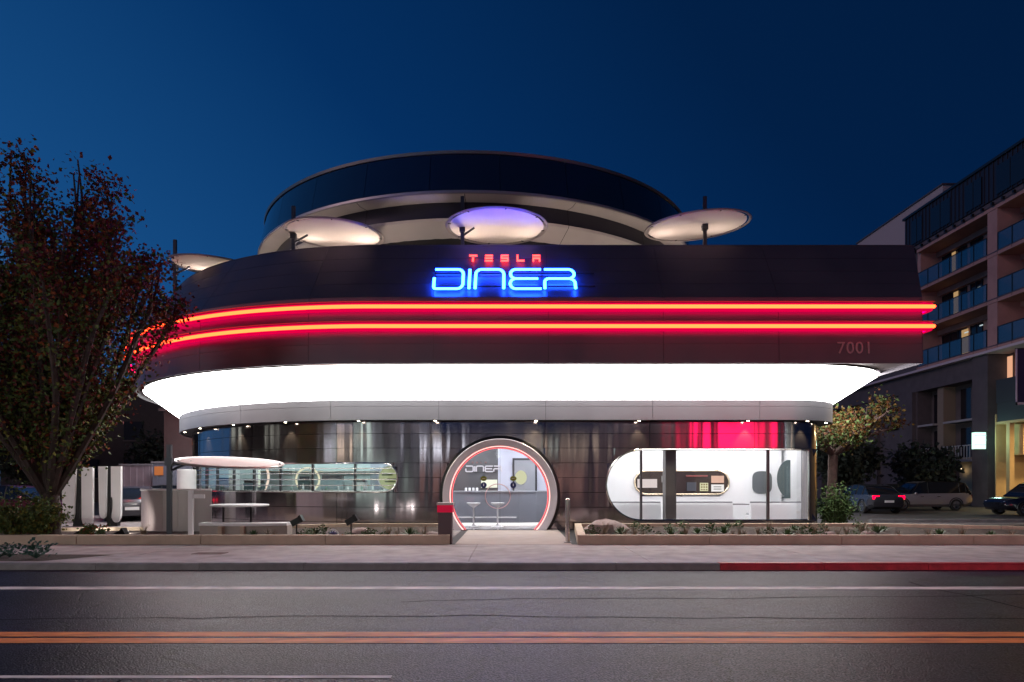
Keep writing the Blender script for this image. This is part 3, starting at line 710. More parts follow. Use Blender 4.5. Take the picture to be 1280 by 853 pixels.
# kitchen side
kc = thing('kitchen_counter', 'long steel kitchen counter behind the ribbon window', 'counter', (-7, 25, .12))
obj('counter_body', MB().box(-10.9, 24.9, .125, -2.7, 25.5, 1.30), M_steel, kc, smooth=False); obj('counter_top', MB().box(-10.9, 24.85, 1.302, -2.7, 25.55, 1.34), M_chrome, kc, smooth=False)
rnd = random.Random(3)
for i, (x, w, h, c) in enumerate(((-10.6, .5, .45, (.3, .32, .34)), (-9.5, .7, .35, (.12, .2, .22)), (-7.6, .45, .5, (.07, .1, .1)), (-6.6, .8, .55, (.22, .3, .32)), (-5.6, .5, .4, (.5, .5, .5)), (-4.4, .8, .32, (.25, .28, .3)))):
    t = thing('kitchen_appliance', ['tall steel appliance at the far left of the kitchen', 'teal-grey appliance behind the curved window', 'black coffee grinder on the kitchen counter', 'wide espresso machine on the kitchen counter', 'pale grey mixer on the kitchen counter', 'low steel appliance near the window end'][i], 'appliance', (x, 25.15, 1.34))
    obj('appliance_body', MB().box(x-w/2, 24.95, 1.36, x+w/2, 25.35, 1.34+h*.7), mat('appl%d' % i, c, .3, .6), t, smooth=False)
    obj('appliance_hood', MB().box(x-w/2+.04, 25.0, 1.345+h*.7, x+w/2-.04, 25.33, 1.34+h), mat('appl_dark', (.05, .05, .06), .3, .4), t, smooth=False)
    for q in range(4): obj('appliance_foot', MB().cyl((x-w/2+.06+(q % 2)*(w-.12), 25.0+(q//2)*.3, 1.34), .02, .02, 8), M_black, t)
for i in range(20):
    x = -11+i*.42+rnd.uniform(-.08, .08); h = rnd.uniform(.12, .26)
    tag(obj('kitchen_bottle', MB().lathe([(.001, 0), (.04, 0), (.04, h*.6), (.015, h*.75), (.015, h), (.001, h)], (x, 24.90, 1.34), 8), mat('bottle%d' % (i % 3), [(.7, .72, .7), (.2, .3, .25), (.45, .5, .5)][i % 3], .2)), 'small bottle on the kitchen counter, %s from the left behind the ribbon window' % ords[i], 'bottle', 'bottles and tubs along the kitchen counter')
rpart('kitchen_shelf', MB().box(-9.8, 26.3, 2.02, -3.0, 26.6, 2.06), M_chrome)
rpart('round_kitchen_light', MB().lathe([(.40, 0), (.44, .02), (.48, 0), (.44, -.02)], (0, 0, 0), 30).xf(Matrix.Translation((-7.75, 25.9, 1.72)) @ Matrix.Rotation(PI/2, 4, 'X')), glow('warm_ring', (.9, .85, .6), .9))
rpart('round_kitchen_sign', plate([(-4.02+.40*math.cos(t), 1.76+.40*math.sin(t)) for t in [2*PI*i/26 for i in range(26)]], 22.6, .03), glow('yellow_disc', (.50, .55, .28), .6))
rpart('round_sign_rim', MB().lathe([(.38, 0), (.42, .02), (.42, -.02), (.38, 0)], (0, 0, 0), 30).xf(Matrix.Translation((-4.02, 22.57, 1.76)) @ Matrix.Rotation(PI/2, 4, 'X')), M_iwhite)
rpart('round_sign_mark', MB().box(-4.3, 22.56, 1.84, -3.95, 22.575, 1.9).box(-4.2, 22.56, 1.62, -3.85, 22.575, 1.67).box(-4.12, 22.56, 1.72, -3.8, 22.575, 1.75), mat('olive_mark', (.12, .14, .05), .5))
rpart('kitchen_door', MB().box(-5.5, 26.5, .13, -4.6, 26.58, 2.5), mat('kitchen_door_grey', (.3, .33, .4), .4))
rpart('curved_light_rib', MB().tube([(-9.35+.22*math.sin(i*.3), 25.6, 1.2+i*.12) for i in range(12)], .045, 6), glow('peach_rib', (1, .80, .66), 1.4))
# lit ceiling panels
def cpanel(x0, y0, x1, y1, s, c=(1, .98, .98), nm='ceiling_light'):
    return obj(nm, MB().box(x0, y0, 3.27, x1, y1, 3.295), glow('ceil_%d_%d' % (int(s*10), int(c[0]*100+c[2]*10)), c, s), room, smooth=False)
for x in (-10.6, -9.2, -7.2, -5.2, -3.4):
    cpanel(x-.6, 23.6 if x > -9 else 25.8, x+.6, 24.2 if x > -9 else 26.2, 15, (.88, 1.0, 1.0))
    if x > -9: cpanel(x-.6, 25.7, x+.6, 26.2, 13, (.88, 1.0, 1.0))
for x in (-1.5, .9): cpanel(x-.6, 22.4, x+.6, 23.2, 22, (.98, .97, 1.0))
for x in (-1.4, 1.0): cpanel(x-.5, 24.7, x+.5, 25.1, 13, (.95, .95, 1.0))
for x in (3.6, 5.4, 7.2, 9.0): cpanel(x-.7, 22.2, x+.7, 22.8, 14); cpanel(x-.7, 24.1, x+.7, 24.6, 11)

# ================================================================== roof canopies: round shades on posts
def canopy(c, r, tilt, post_xy, z0, z1, label, group='round canopies on posts', grey=False):
    t = thing('round_canopy', label, 'canopy', (post_xy[0], post_xy[1], z0), group)
    M = Matrix.Translation(c) @ Matrix.Rotation(tilt[1], 4, 'Y') @ Matrix.Rotation(tilt[0], 4, 'X') @ Matrix.Diagonal((1, 1, .5, 1))
    obj('canopy_rim', MB().lathe([(r-.05, -.03), (r, -.05), (r+.02, 0), (r, .05), (r-.05, .03), (r-.07, 0), (r-.05, -.03)], (0, 0, 0), 56).xf(M), mat('canopy_rim_metal', srgb(170, 160, 155), .35, .5), t)
    obj('canopy_fabric', MB().lathe([(.001, .10), (r*.5, .06), (r-.13, -.01), (r-.13, .03), (r*.5, .12), (.001, .16)], (0, 0, 0), 56).xf(M), mat('canopy_fabric', (.66, .58, .54), .8, noise=.04, nscale=1), t)
    for k in range(8):
        a = k*PI/4+.2; obj('rim_clip', MB().box(r-.16, -.02, -.03, r-.04, .02, .0).xf(M @ Matrix.Rotation(a, 4, 'Z')), M_black, t, smooth=False)
    mt = mat('canopy_post_metal', srgb(70, 72, 80), .4, .6)
    x, y = post_xy
    obj('canopy_post', MB().prism([(x-.055, y-.045), (x+.055, y-.045), (x+.055, y+.045), (x-.055, y+.045)], z0, z1), mt, t, smooth=False)
    zc = c[2]
    obj('post_bracket', MB().box(x-.09, y-.07, zc-.12, x+.09, y+.07, zc+.08).tube([(x, y, zc-.25), tuple(Vector((x, y, zc)).lerp(Vector(c), .35)+Vector((0, 0, .0)))], .035, 6), mt, t, smooth=False)
    if z1 > 6:
        lz = max(z0, 8.0)
        for sx_ in (-.95, .95):
            ux = c[0]+sx_; uy = c[1]+.75; uz = lz+.70
            obj('canopy_uplight', MB().tube([(ux, uy, lz), (ux, uy, uz)], .02, 6).cyl((ux, uy, uz), .06, .1, 10), M_black, t)
            d = Vector((c[0]+sx_*.55, c[1]-.35, c[2]))-Vector((ux, uy, uz)); lo_ = lamp('canopy_uplight_lamp', 'SPOT', (ux, uy, uz+.11), 70, (1.0, .82, .70), .05, spot=(2.5, .8), parent=t); lo_.rotation_euler = d.to_track_quat('-Z', 'Y').to_euler()
    return t
cA = px(418, 293, 22.0); pA = px(367, 0, 22.1)
canopy(cA, 1.57, (math.radians(2), math.radians(2)), (pA.x, 22.1), 8.0, px(0, 258, 22.1).z, 'round pale roof canopy left of the glowing sign')
cB = px(621, 284, 21.8); pB = px(578, 0, 21.9)
canopy(cB, 1.62, (math.radians(0), math.radians(0)), (pB.x, 21.9), 8.0, px(0, 246, 21.9).z, 'round pale roof canopy directly above the glowing sign')
cC = px(871, 283, 22.0); pC = px(881, 0, 22.0)
canopy(cC, 1.66, (math.radians(4), math.radians(-4)), (pC.x, 22.0), 8.0, px(0, 246, 22.0).z, 'round pale roof canopy at the right, tilted up against the sky')
cD = px(272, 334, 24.6); pD = px(219, 0, 24.6)
canopy(cD, 1.62, (math.radians(3), math.radians(4)), (pD.x, 24.6), 6.8, px(0, 300, 24.6).z, 'round pale canopy at the left corner of the roof beside the tree')
cE = px(288, 578, 18.2); pE = px(212, 0, 17.2)
canopy((cE.x, cE.y, cE.z), 1.36, (math.radians(6), math.radians(4)), (pE.x, 17.2), .12, px(0, 556, 17.2).z, 'low round shade over the patio table on a slim grey post')

# ================================================================== patio, chargers
def charger(xa, xb, y, wa, wb, z0, z1, label, sq=0):
    t = thing('charging_post', label, 'charger', ((xa+xb)/2, y, .12), 'white charging posts')
    def shell(cx, w, tp, zb, yy):
        pts = []; n = 12
        for i in range(n+1): a = PI*i/n; pts.append((cx+w/2*math.cos(a+PI), zb+w*sq_*(1-math.sin(a)*1)+0)) if False else None
        lo_ = [(cx-w/2*tp*math.cos(PI*i/n), zb+w*.9*(1-math.sin(PI*i/n))) for i in range(n+1)]
        pts = [(cx-w/2, z1)]+lo_+[(cx+w/2, z1)]
        mb = MB(); m = len(pts); d = .10
        mb.v = [(x, yy, z) for x, z in pts]+[(x, yy+d, z) for x, z in pts]
        mb.f = [tuple(range(m)), tuple(reversed(range(m, 2*m)))]+[(i, (i+1) % m, (i+1) % m+m, i+m) for i in range(m)]
        return mb
    sq_ = .5
    obj('charger_shell', shell(xa, wa, .8, z0+.12, y+.05), M_white, t); obj('charger_shell', shell(xb, wb, .95, z0, y-.05), M_white, t)
    obj('charger_core', MB().box(min(xa, xb)+.1, y+.12, .12, max(xa, xb)-.05, y+.3, z1+.0), M_black, t, smooth=False)
    obj('charger_base', MB().box(min(xa, xb)-.15, y-.05, .12, max(xa, xb)+.1, y+.35, .2), M_conc, t, smooth=False)
    x = (xa+xb)/2; obj('charging_cable', MB().tube([(x+.1, y-.02, 1.2), (x+.16, y-.12, .8), (x+.14, y-.15, .45), (x+.05, y-.1, .6), (x+.02, y, .95)], .02, 6), M_rubber, t)
ch = lambda x0, x1, D: ((px(x0, 0, D).x+px(x1, 0, D).x)/2, px(x1, 0, D).x-px(x0, 0, D).x)
D = 22
xa, wa = ch(74, 95, D); xb, wb = ch(102, 118, D); charger(xa, xb, D, wa*.88, wb*.88, px(0, 659, D).z, px(0, 584, D).z, 'leftmost pair of white charging shells beside the tree')
xa, wa = ch(121, 133, D); xb, wb = ch(139, 153, D); charger(xa, xb, D, wa*.88, wb*.88, px(0, 653, D).z, px(0, 583, D).z, 'second pair of white charging shells with rounded feet')
cp = px(230, 0, 23.5)
t = thing('charging_post', 'white charging cabinet behind the curved metal wall', 'charger', (cp.x, 23.5, .12), 'white charging posts')
obj('charger_shell', MB().lathe([(.001, .12), (.30, .12), (.31, 2.0), (.29, 2.07), (.001, 2.08)], (cp.x, 23.7, 0), 24), M_white, t); obj('charger_base', MB().cyl((cp.x, 23.7, .119), .36, .06, 20), M_conc, t)
# curved metal screen wall
t = thing('curved_screen_wall', 'waist-high curved metal wall between the chargers and the patio', 'wall', (-10.9, 19.5, .12))
def scr(u, z):   # arc
    a = lerp(2.55, 1.05, u); return Vector((-10.35+1.35*math.cos(a)*1.05, 18.6+1.9*math.sin(a)*.55, z))
xs0, xs1 = px(163, 0, 19).x, px(262, 0, 19).x
def scr(u, z):
    x = lerp(xs0, xs1, u); return Vector((x, 19.0+.55*(2*u-1)**2*(1 if u < .5 else .25), z))
for k in range(5):
    a, b = k/5+.002, (k+1)/5-.002
    me = panelmesh('screen_panel', surface(lambda u, z: scr(u, z), [lerp(a, b, i/5) for i in range(6)], .14, 1.40), mat('screen_metal', srgb(185, 172, 172), .42, .4, noise=.05, nscale=1), .03)
    obj('screen_panel', me, None, t)
obj('screen_cap', MB().tube([tuple(scr(i/20, 1.41)) for i in range(21)], .035, 6), M_white, t)
# patio table and bench
tx = px(300, 0, 18.6).x
t = thing('patio_table', 'long white-topped patio table in front of the curved wall', 'table', (tx, 18.6, .12))
z = px(0, 631, 18.6).z
obj('tabletop', MB().lathe([(.001, 0), (.74, 0), (.76, .03), (.74, .05), (.001, .05)], (tx, 18.6, z-.04), 32), M_white, t)
for x in (tx-.45, tx+.3): obj('table_leg', MB().tube([(x, 18.6, .12), (x, 18.6, z-.03)], .025, 8), M_black, t)
t = thing('patio_bench', 'low solid cream bench curving below the patio table', 'bench', (tx, 17.7, .12))
x0, x1 = px(248, 0, 17.6).x, px(358, 0, 17.6).x
mbb = MB(); n = 14
P0 = [(lerp(x0, x1, i/n), 17.62-.25*math.sin(PI*i/n)) for i in range(n+1)]
obj('bench_seat', MB().prism(P0+[(x, y+.5) for x, y in reversed(P0)], .50, .57), M_white, t); 
obj('bench_base', MB().prism([(x+.0, y+.05) for x, y in P0]+[(x, y+.45) for x, y in reversed(P0)], .12, .498), mat('bench_concrete', (.42, .37, .33), .6, noise=.08), t)
for xx in (272, 300):
    x = px(xx, 0, 17.2).x; obj('bench_foot', MB().prism([(x-.05, 17.32), (x+.05, 17.32), (x+.08, 17.45), (x-.08, 17.45)], .12, .5), M_cream, t, smooth=False)
t = thing('gate_frame', 'white square post with a short arm at the patio corner', 'post', (px(240, 0, 17.1).x, 17.1, .12))
x = px(240, 0, 17.1).x
obj('post_upright', MB().box(x-.05, 17.0, .12, x+.05, 17.1, px(0, 613, 17.1).z), M_white, t, smooth=False); obj('post_arm', MB().box(x+.052, 17.02, 1.22, x+.34, 17.08, 1.32), M_white, t, smooth=False); obj('post_foot', MB().box(x-.16, 16.9, .12, x+.16, 17.2, .3), M_white, t, smooth=False)
# short grey post by the door path, bollard
x = px(557, 0, 16.9).x
t = thing('marker_post', 'short grey post with a red-striped cap left of the entry path', 'post', (x, 16.9, .3))
obj('post_body', MB().box(x-.17, 16.75, .10, x+.17, 17.05, .88), mat('post_grey', srgb(95, 80, 84), .5, .3), t, smooth=False)
obj('post_red_band', MB().box(x-.19, 16.73, .882, x+.19, 17.07, 1.06), mat('glowing_red_band', (.45, .01, .05), .25, emit=(1, .0, .06), es=.25), t, smooth=False); obj('post_cap', MB().box(x-.2, 16.72, 1.062, x+.2, 17.08, 1.12), M_greyc, t, smooth=False)  # red band given a weak glow though it holds no lamp
x = px(709.5, 0, 17).x
t = thing('bollard', 'slim polished steel bollard right of the entry path', 'bollard', (x, 17, .12))
obj('bollard_shaft', MB().cyl((x, 17, .12), .055, px(0, 626, 17).z-.12, 16), M_chrome, t); obj('bollard_cap', MB().lathe([(.001, .06), (.03, .055), (.058, .03), (.058, 0)], (x, 17, px(0, 626, 17).z), 16), M_chrome, t); obj('bollard_base', MB().cyl((x, 17, .119), .09, .025, 16), M_band, t)
def garden_spot(xx, yy, D, label, aim=None, pw=10):
    p = px(xx, yy, D); t = thing('garden_spotlight', label, 'light', (p.x, D, .25), 'black garden spotlights in the left planter')
    obj('light_stake', MB().tube([(p.x, D, .24), (p.x, D, p.z-.06)], .02, 6), M_black, t)
    M = Matrix.Translation((p.x, D, p.z)) @ Matrix.Rotation(-.5, 4, 'Y')
    obj('light_head', MB().box(-.13, -.09, -.07, .11, .09, .08).xf(M), M_black, t, smooth=False)
    if aim:
        q_ = Vector((p.x+.2, D+.1, p.z+.05)); lo_ = lamp('garden_spot_lamp', 'SPOT', tuple(q_), pw, (1, .93, .85), .04, spot=(1.5, .6), parent=t); lo_.rotation_euler = (Vector(aim)-q_).to_track_quat('-Z', 'Y').to_euler()
    obj('light_visor', MB().prism([(.11, -.09), (.18, -.11), (.18, .11), (.11, .09)], -.08, .10).xf(M), M_black, t, smooth=False)
garden_spot(371, 652, 17.6, 'black garden spotlight at the right end of the patio bench', (-5.4, 21.7, 1.2)); garden_spot(439, 651, 17.4, 'black garden spotlight facing the metal wall, midway to the door', (-3.8, 21.7, 1.2))
garden_spot(100, 668, 18.3, 'added black garden spotlight brightening the leftmost charging shells', (-13.3, 22, 1.2), 130)  # extra spotlight added to brighten the charging shells
garden_spot(150, 668, 18.0, 'added black garden spotlight brightening the second pair of charging shells', (-12.6, 22, 1.2), 130)  # another spotlight added to lighten the second pair of shells
p = px(417, 661, 17.3)
t = thing('dome_light', 'low round dome light with white rim in the left planter', 'light', (p.x, 17.3, .25))
obj('dome_rim', MB().tube([(p.x+.15*math.cos(a), 17.2, .28+.15*math.sin(a)) for a in [PI*i/12 for i in range(13)]], .02, 6), M_white, t); obj('dome_body', MB().sphere((p.x, 17.32, .26), .14, 14, 8), mat('dome_blue', (.05, .05, .14), .4), t)

# ================================================================== planting
def clump_mesh(kind, seed):
    r = random.Random(seed); mb = MB()
    if kind == 'grass':
        for i in range(70):
            a = r.uniform(0, 2*PI); h = r.uniform(.18, .42); sp = r.uniform(.08, .30); w = .006; x0, y0 = .05*math.cos(a)*r.random(), .05*math.sin(a)*r.random()
            dx_, dy_ = math.cos(a), math.sin(a); q = (-dy_*w, dx_*w); prev = None
            for t in (0, .4, .75, 1):
                c = (x0+dx_*sp*t**1.8, y0+dy_*sp*t**1.8, h*(t-.25*t*t*(sp/.3))); k = 1-t*.85
                cur = ((c[0]-q[0]*k, c[1]-q[1]*k, c[2]), (c[0]+q[0]*k, c[1]+q[1]*k, c[2]))
                if prev: mb.quad(prev[0], prev[1], cur[1], cur[0])
                prev = cur
    elif kind == 'agave':
        for i in range(26):
            a = i*2.4; el = lerp(.15, 1.3, i/26); Ln = lerp(.30, .20, i/26); w = .028
            d = Vector((math.cos(a)*math.cos(el), math.sin(a)*math.cos(el), math.sin(el))); s = Vector((-math.sin(a), math.cos(a), 0))*w
            b = Vector((0, 0, .03)); m = b+d*Ln*.55; tip = b+d*Ln+Vector((0, 0, .03))
            mb.quad(tuple(b-s*.6), tuple(b+s*.6), tuple(m+s), tuple(m-s)); mb.tri(tuple(m-s), tuple(m+s), tuple(tip))
    else:       # leafy low plant
        for i in range(120):
            a = r.uniform(0, 2*PI); rad = r.uniform(0, .22)**1; z = r.uniform(.02, .26)*(1-rad*1.6); c = Vector((rad*math.cos(a), rad*math.sin(a), z)); L_ = r.uniform(.04, .08)
            d = Vector((math.cos(a+r.uniform(-1, 1)), math.sin(a+r.uniform(-1, 1)), r.uniform(-.1, 1))).normalized(); s = d.orthogonal().normalized()*L_*.3
            b = len(mb.v); mb.v += [tuple(c), tuple(c+d*L_*.5+s), tuple(c+d*L_), tuple(c+d*L_*.5-s), (0, 0, 0), (.004, 0, 0)]; mb.f += [(b, b+1, b+2, b+3), (b, b+4, b+5)]
    return mb
PM = {'grass': mat('grass_blades', (.22, .18, .12), .7, noise=.4, nscale=9), 'agave': mat('agave_leaf', (.07, .13, .05), .55, noise=.35, nscale=6), 'leafy': mat('low_leaves', (.06, .11, .035), .6, noise=.5, nscale=8)}
PM2 = mat('ochre_leaves', (.26, .17, .04), .6, noise=.4, nscale=8)
protos = {}
def clump(kind, x, y, sc, label, group):
    s = random.randrange(3); key = (kind, s)
    if key not in protos:
        o = obj({'grass': 'grass_tuft', 'agave': 'agave_plant', 'leafy': 'low_shrub'}[kind], clump_mesh(kind, s*7+len(kind)), PM[kind], smooth=False); protos[key] = o
    else: o = protos[key].copy(); COL.objects.link(o)
    o.location = (x, y, .245); o.scale = (sc,)*3; o.rotation_euler = (0, 0, random.uniform(0, 6)); tag(o, label, 'plant', group)
rr = random.Random(11); n = 0
R_ = [(740, 'leafy'), (757, 'grass'), (776, 'agave'), (793, 'grass'), (806, 'leafy'), (838, 'agave'), (856, 'grass'), (872, 'agave'), (889, 'leafy'), (905, 'agave'), (925, 'grass'), (948, 'grass'), (962, 'leafy'), (985, 'agave'), (1003, 'leafy'), (1018, 'grass'), (1034, 'grass'), (1058, 'grass'), (1078, 'grass'), (1096, 'agave')]
for i, (xx, kd) in enumerate(R_):
    D = rr.uniform(17.1, 18.3); p = px(xx, 0, D); clump(kd, p.x, D, rr.uniform(.8, 1.15), '%s, %s from the left in the right planter front row' % ({'grass': 'pale grass tuft', 'agave': 'spiky green agave', 'leafy': 'low leafy clump'}[kd], ords[i]), 'plants in the right bed')
L_ = [(8, 'leafy'), (120, 'leafy'), (180, 'grass'), (392, 'agave'), (404, 'leafy'), (460, 'leafy'), (485, 'grass'), (512, 'agave'), (530, 'grass')]
for i, (xx, kd) in enumerate(L_):
    D = rr.uniform(17.0, 17.5); p = px(xx, 0, D); clump(kd, p.x, D, rr.uniform(.8, 1.2), '%s, %s from the left in the left planter' % ({'grass': 'pale grass tuft', 'agave': 'spiky green agave', 'leafy': 'low leafy clump'}[kd], ords[i]), 'plants in the left bed')
for i in range(14):      # second row behind
    D = rr.uniform(18.8, 20.4); x = lerp(2.6, 10.4, i/13)+rr.uniform(-.2, .2); kd = rr.choice(['grass', 'leafy', 'agave'])
    clump(kd, x, D, rr.uniform(.7, 1.0), '%s plant from the left in the back row under the right window' % ords[i], 'plants in the right bed')
for i in range(20):
    D = rr.uniform(16.85, 17.3); x = lerp(2.2, 12.5, i/19)+rr.uniform(-.2, .2); kd = rr.choice(['grass', 'grass', 'leafy', 'agave'])
    clump(kd, x, D, rr.uniform(.55, .9), 'small %s, %s from the left along the front coping of the right planter' % ({'grass': 'grass tuft', 'agave': 'spiky rosette', 'leafy': 'leafy clump'}[kd], ords[i]), 'edging plants in the right bed')
for i in range(12):
    D = rr.uniform(16.85, 17.5); x = lerp(-7.0, -2.4, i/11)+rr.uniform(-.15, .15); kd = rr.choice(['grass', 'leafy', 'leafy', 'agave'])
    clump(kd, x, D, rr.uniform(.55, .9), 'small %s, %s from the left along the front coping of the left planter' % ({'grass': 'grass tuft', 'agave': 'spiky rosette', 'leafy': 'leafy clump'}[kd], ords[i]), 'edging plants in the left bed')
def rock(x, y, s, label):
    mb = MB().sphere((0, 0, 0), 1, 10, 7); r = random.Random(int(x*100))
    mb.v = [(a*s*(1+r.uniform(-.15, .15)), b*s*.7*(1+r.uniform(-.15, .15)), c*s*.55*(1+r.uniform(-.1, .1))) for a, b, c in mb.v]
    o = obj('boulder', mb, mat('pale_rock', (.33, .27, .24), .8, noise=.25, nscale=8, bump=.01, bscale=12)); o.location = (x, y, .27); tag(o, label, 'rock', 'boulders in the planting beds')
rock(2.55, 18.6, .62, 'large pale boulder left of the right window, behind the bollard'); rock(-3.95, 17.9, .30, 'small pale boulder midway in the left planter'); rock(9.0, 17.3, .22, 'small rock at the right end of the right planter'); rock(8.1, 17.4, .18, 'small rock under the grey window corner'); rock(-2.0, 17.1, .22, 'small pale rock at the right tip of the left planter')
# tree pit and near agave
struct('tree_pit', MB().poly([(-13.5, 12.9, .126), (-8.9, 12.95, .126), (-8.2, 14.1, .126), (-13.5, 14.4, .126)]), M_soil)
for (xx, D, sc, lb) in ((45, 13.4, 1.5, 'blue-green leafy plant alone in the pavement tree pit at lower left'), (12, 13.6, 1.2, 'second leafy plant in the tree pit near the left edge')):
    p = px(xx, 0, D); o = obj('pit_plant', clump_mesh('leafy', 5+xx), mat('bluegreen_leaf', (.04, .11, .08), .6, noise=.3, nscale=7), smooth=False); o.location = (p.x, D, .13); o.scale = (sc,)*3; tag(o, lb, 'plant')

# ------------------------------------------------------------------ trees
def leaves(mb_by, pts, r, size, n, mats_w, spread=.25):
    """scatter n leaves round the given points"""
    for _ in range(n):
        c = Vector(r.choice(pts)); c += Vector((r.gauss(0, spread), r.gauss(0, spread), r.gauss(0, spread*.9)))
        L_ = size*r.uniform(.6, 1.3); d = Vector((r.gauss(0, 1), r.gauss(0, 1), r.gauss(-.35, .8))).normalized(); s = d.cross(Vector((r.gauss(0, 1), r.gauss(0, 1), r.gauss(0, 1)))).normalized()*L_*.36
        fold = d.cross(s).normalized()*L_*.12
        k = mats_w(c, r); mb = mb_by[k]
        b = len(mb.v); mb.v += [tuple(c), tuple(c+d*L_*.5+s+fold), tuple(c+d*L_), tuple(c+d*L_*.5-s+fold)]; mb.f += [(b, b+1, b+2), (b, b+2, b+3)]
def tree(base, label, mats_, bark, seed, stems, reach, hts, trunk_h, trunk_r, nleaf, size, pick, spread, lean=(0, 0), droop=0.0, cat='tree', name='street_tree', group=None, side=8, zlow=None):
    r = random.Random(seed); t = thing(name, label, cat, base, group)
    bx, by, bz = base; top = Vector((bx+lean[0], by+lean[1], bz+trunk_h))
    obj('trunk', MB().tube([(bx, by, bz-.05), (bx+.03, by, bz+trunk_h*.15), (bx+lean[0]*.5+.04, by+lean[1]*.5, bz+trunk_h*.6), tuple(top+Vector((0, 0, .1)))], [trunk_r*1.5, trunk_r*1.1, trunk_r, trunk_r*1.05], 12), bark, t)
    pts = []; limbs = MB()
    for i in range(stems):
        a = 2*PI*i/stems+r.uniform(-.25, .25); ln = r.uniform(hts[0], hts[1]); rc = reach*math.sqrt(r.uniform(.05, 1.0))
        path = []; w = r.uniform(-.12, .12)
        for k in range(9):
            s = k/8; out_ = rc*(1-(1-s)**1.7)
            path.append(Vector((top.x+math.cos(a+w*s*3)*out_, top.y+math.sin(a+w*s*3)*out_*.8, top.z-.1+ln*s*(1-.38*(rc/reach)**2*s)-droop*s*s))+Vector((r.gauss(0, .05), r.gauss(0, .05), 0))*s)
        limbs.tube([tuple(p) for p in path], [trunk_r*.50*(1-.9*(k/8))+.008 for k in range(9)], 6)
        for q in range(side):
            s = r.uniform(.08, .98); i0 = min(7, int(s*8)); p0 = path[i0].lerp(path[i0+1], s*8-i0)
            aa = r.uniform(0, 2*PI); l2 = r.uniform(.4, 1.3)*(1.15-s*.7)*reach/3
            d = Vector((math.cos(aa)*.62, math.sin(aa)*.62, r.uniform(.5, 1.1)-droop*.5)).normalized(); p1 = p0+d*l2*.5; p2 = p0+d*l2+Vector((0, 0, .15*l2))
            limbs.tube([tuple(p0), tuple(p1), tuple(p2)], [.018, .012, .004], 4, cap=False)
            for f in (.25, .45, .6, .75, .88, 1.0): pts.append(tuple(p0.lerp(p2, f)))
        for k in range(2, 9): pts.append(tuple(path[k]))
    obj('limbs', limbs, bark, t)
    if zlow: pts = [p for p in pts if p[2] > zlow]
    mbs_ = [MB() for _ in mats_]
    leaves(mbs_, pts, r, size, nleaf, pick, spread)
    for k, mb in enumerate(mbs_):
        if mb.v: obj('crown' if k == 0 else 'crown_leaves', mb.mesh('crown', mats_[k], False), None, t)
    return t, top
bark = mat('bark', (.05, .035, .03), .9, noise=.35, nscale=9, bump=.02, bscale=14, stretch=(1, 1, .3))
lf_green = mat('leaf_green', (.075, .11, .035), .6, spec=.12, noise=.5, nscale=5)
lf_yell = mat('leaf_yellow_green', (.15, .15, .035), .6, spec=.12, noise=.4, nscale=5)
lf_red = mat('leaf_dark_red', (.12, .032, .032), .6, spec=.12, noise=.5, nscale=5)
lf_orange = mat('leaf_rust', (.24, .07, .028), .6, spec=.12, noise=.4, nscale=5)
def pickL(c, r):
    h = (c.z-1.5)/7.5; x = (c.x+11.5)/4
    red = .15+.75*min(1, max(0, h))+.25*x
    v = r.random()
    if v < red*.62: return 2
    if v < red*.85: return 3
    return 1 if r.random() < .35-.25*h else 0
B = px(60, 0, 16.9)
T1, _ = tree((B.x-.15, 17.2, .24), 'tall multi-stemmed street tree with red and green leaves at the left edge', [lf_green, lf_yell, lf_red, lf_orange], bark, 44, 44, 3.3, (7.6, 8.9), 1.0, .19, 43000, .115, pickL, .19, side=16)
# lower skirt
def bush(x, y, z, rx, ry, h, n, size, label, mats_, pick, seed, name='shrub', group=None):
    r = random.Random(seed); t = thing(name, label, 'shrub', (x, y, z), group); st = MB(); pts = []
    for i in range(26):
        a = r.uniform(0, 2*PI); q = math.sqrt(r.random()); tip = Vector((x+rx*q*math.cos(a), y+ry*q*math.sin(a), z+h*r.uniform(.45, 1)*(1-.45*q*q)))
        b = Vector((x+rx*.2*math.cos(a), y+ry*.2*math.sin(a), z)); m = b.lerp(tip, .5)+Vector((0, 0, .08)); st.tube([tuple(b), tuple(m), tuple(tip)], [.014, .01, .004], 4, cap=False)
        for f in range(7): pts.append(tuple(b.lerp(tip, .3+.7*f/6)))
    obj('stems', st, bark, t); mbs_ = [MB() for _ in mats_]; leaves(mbs_, pts, r, size, n, pick, h*.085)
    for k, mb in enumerate(mbs_):
        if mb.v: obj('foliage', mb.mesh('foliage', mats_[k], False), None, t)
    return t
p2 = lambda c, r: 0 if r.random() < .72 else 1
bush(B.x-.55, 17.1, .24, 1.0, .8, 1.35, 4600, .085, 'dense green shrub at the foot of the left tree', [lf_green, lf_yell], p2, 4)
bush(B.x-2.3, 17.0, .24, 1.2, .8, 1.6, 4200, .085, 'green shrub cut off by the left edge of the photo', [lf_green, lf_yell], p2, 5)
bush(B.x+.9, 17.3, .24, .4, .35, .35, 700, .07, 'low olive shrub in front of the charging posts', [lf_green, lf_orange], p2, 6)
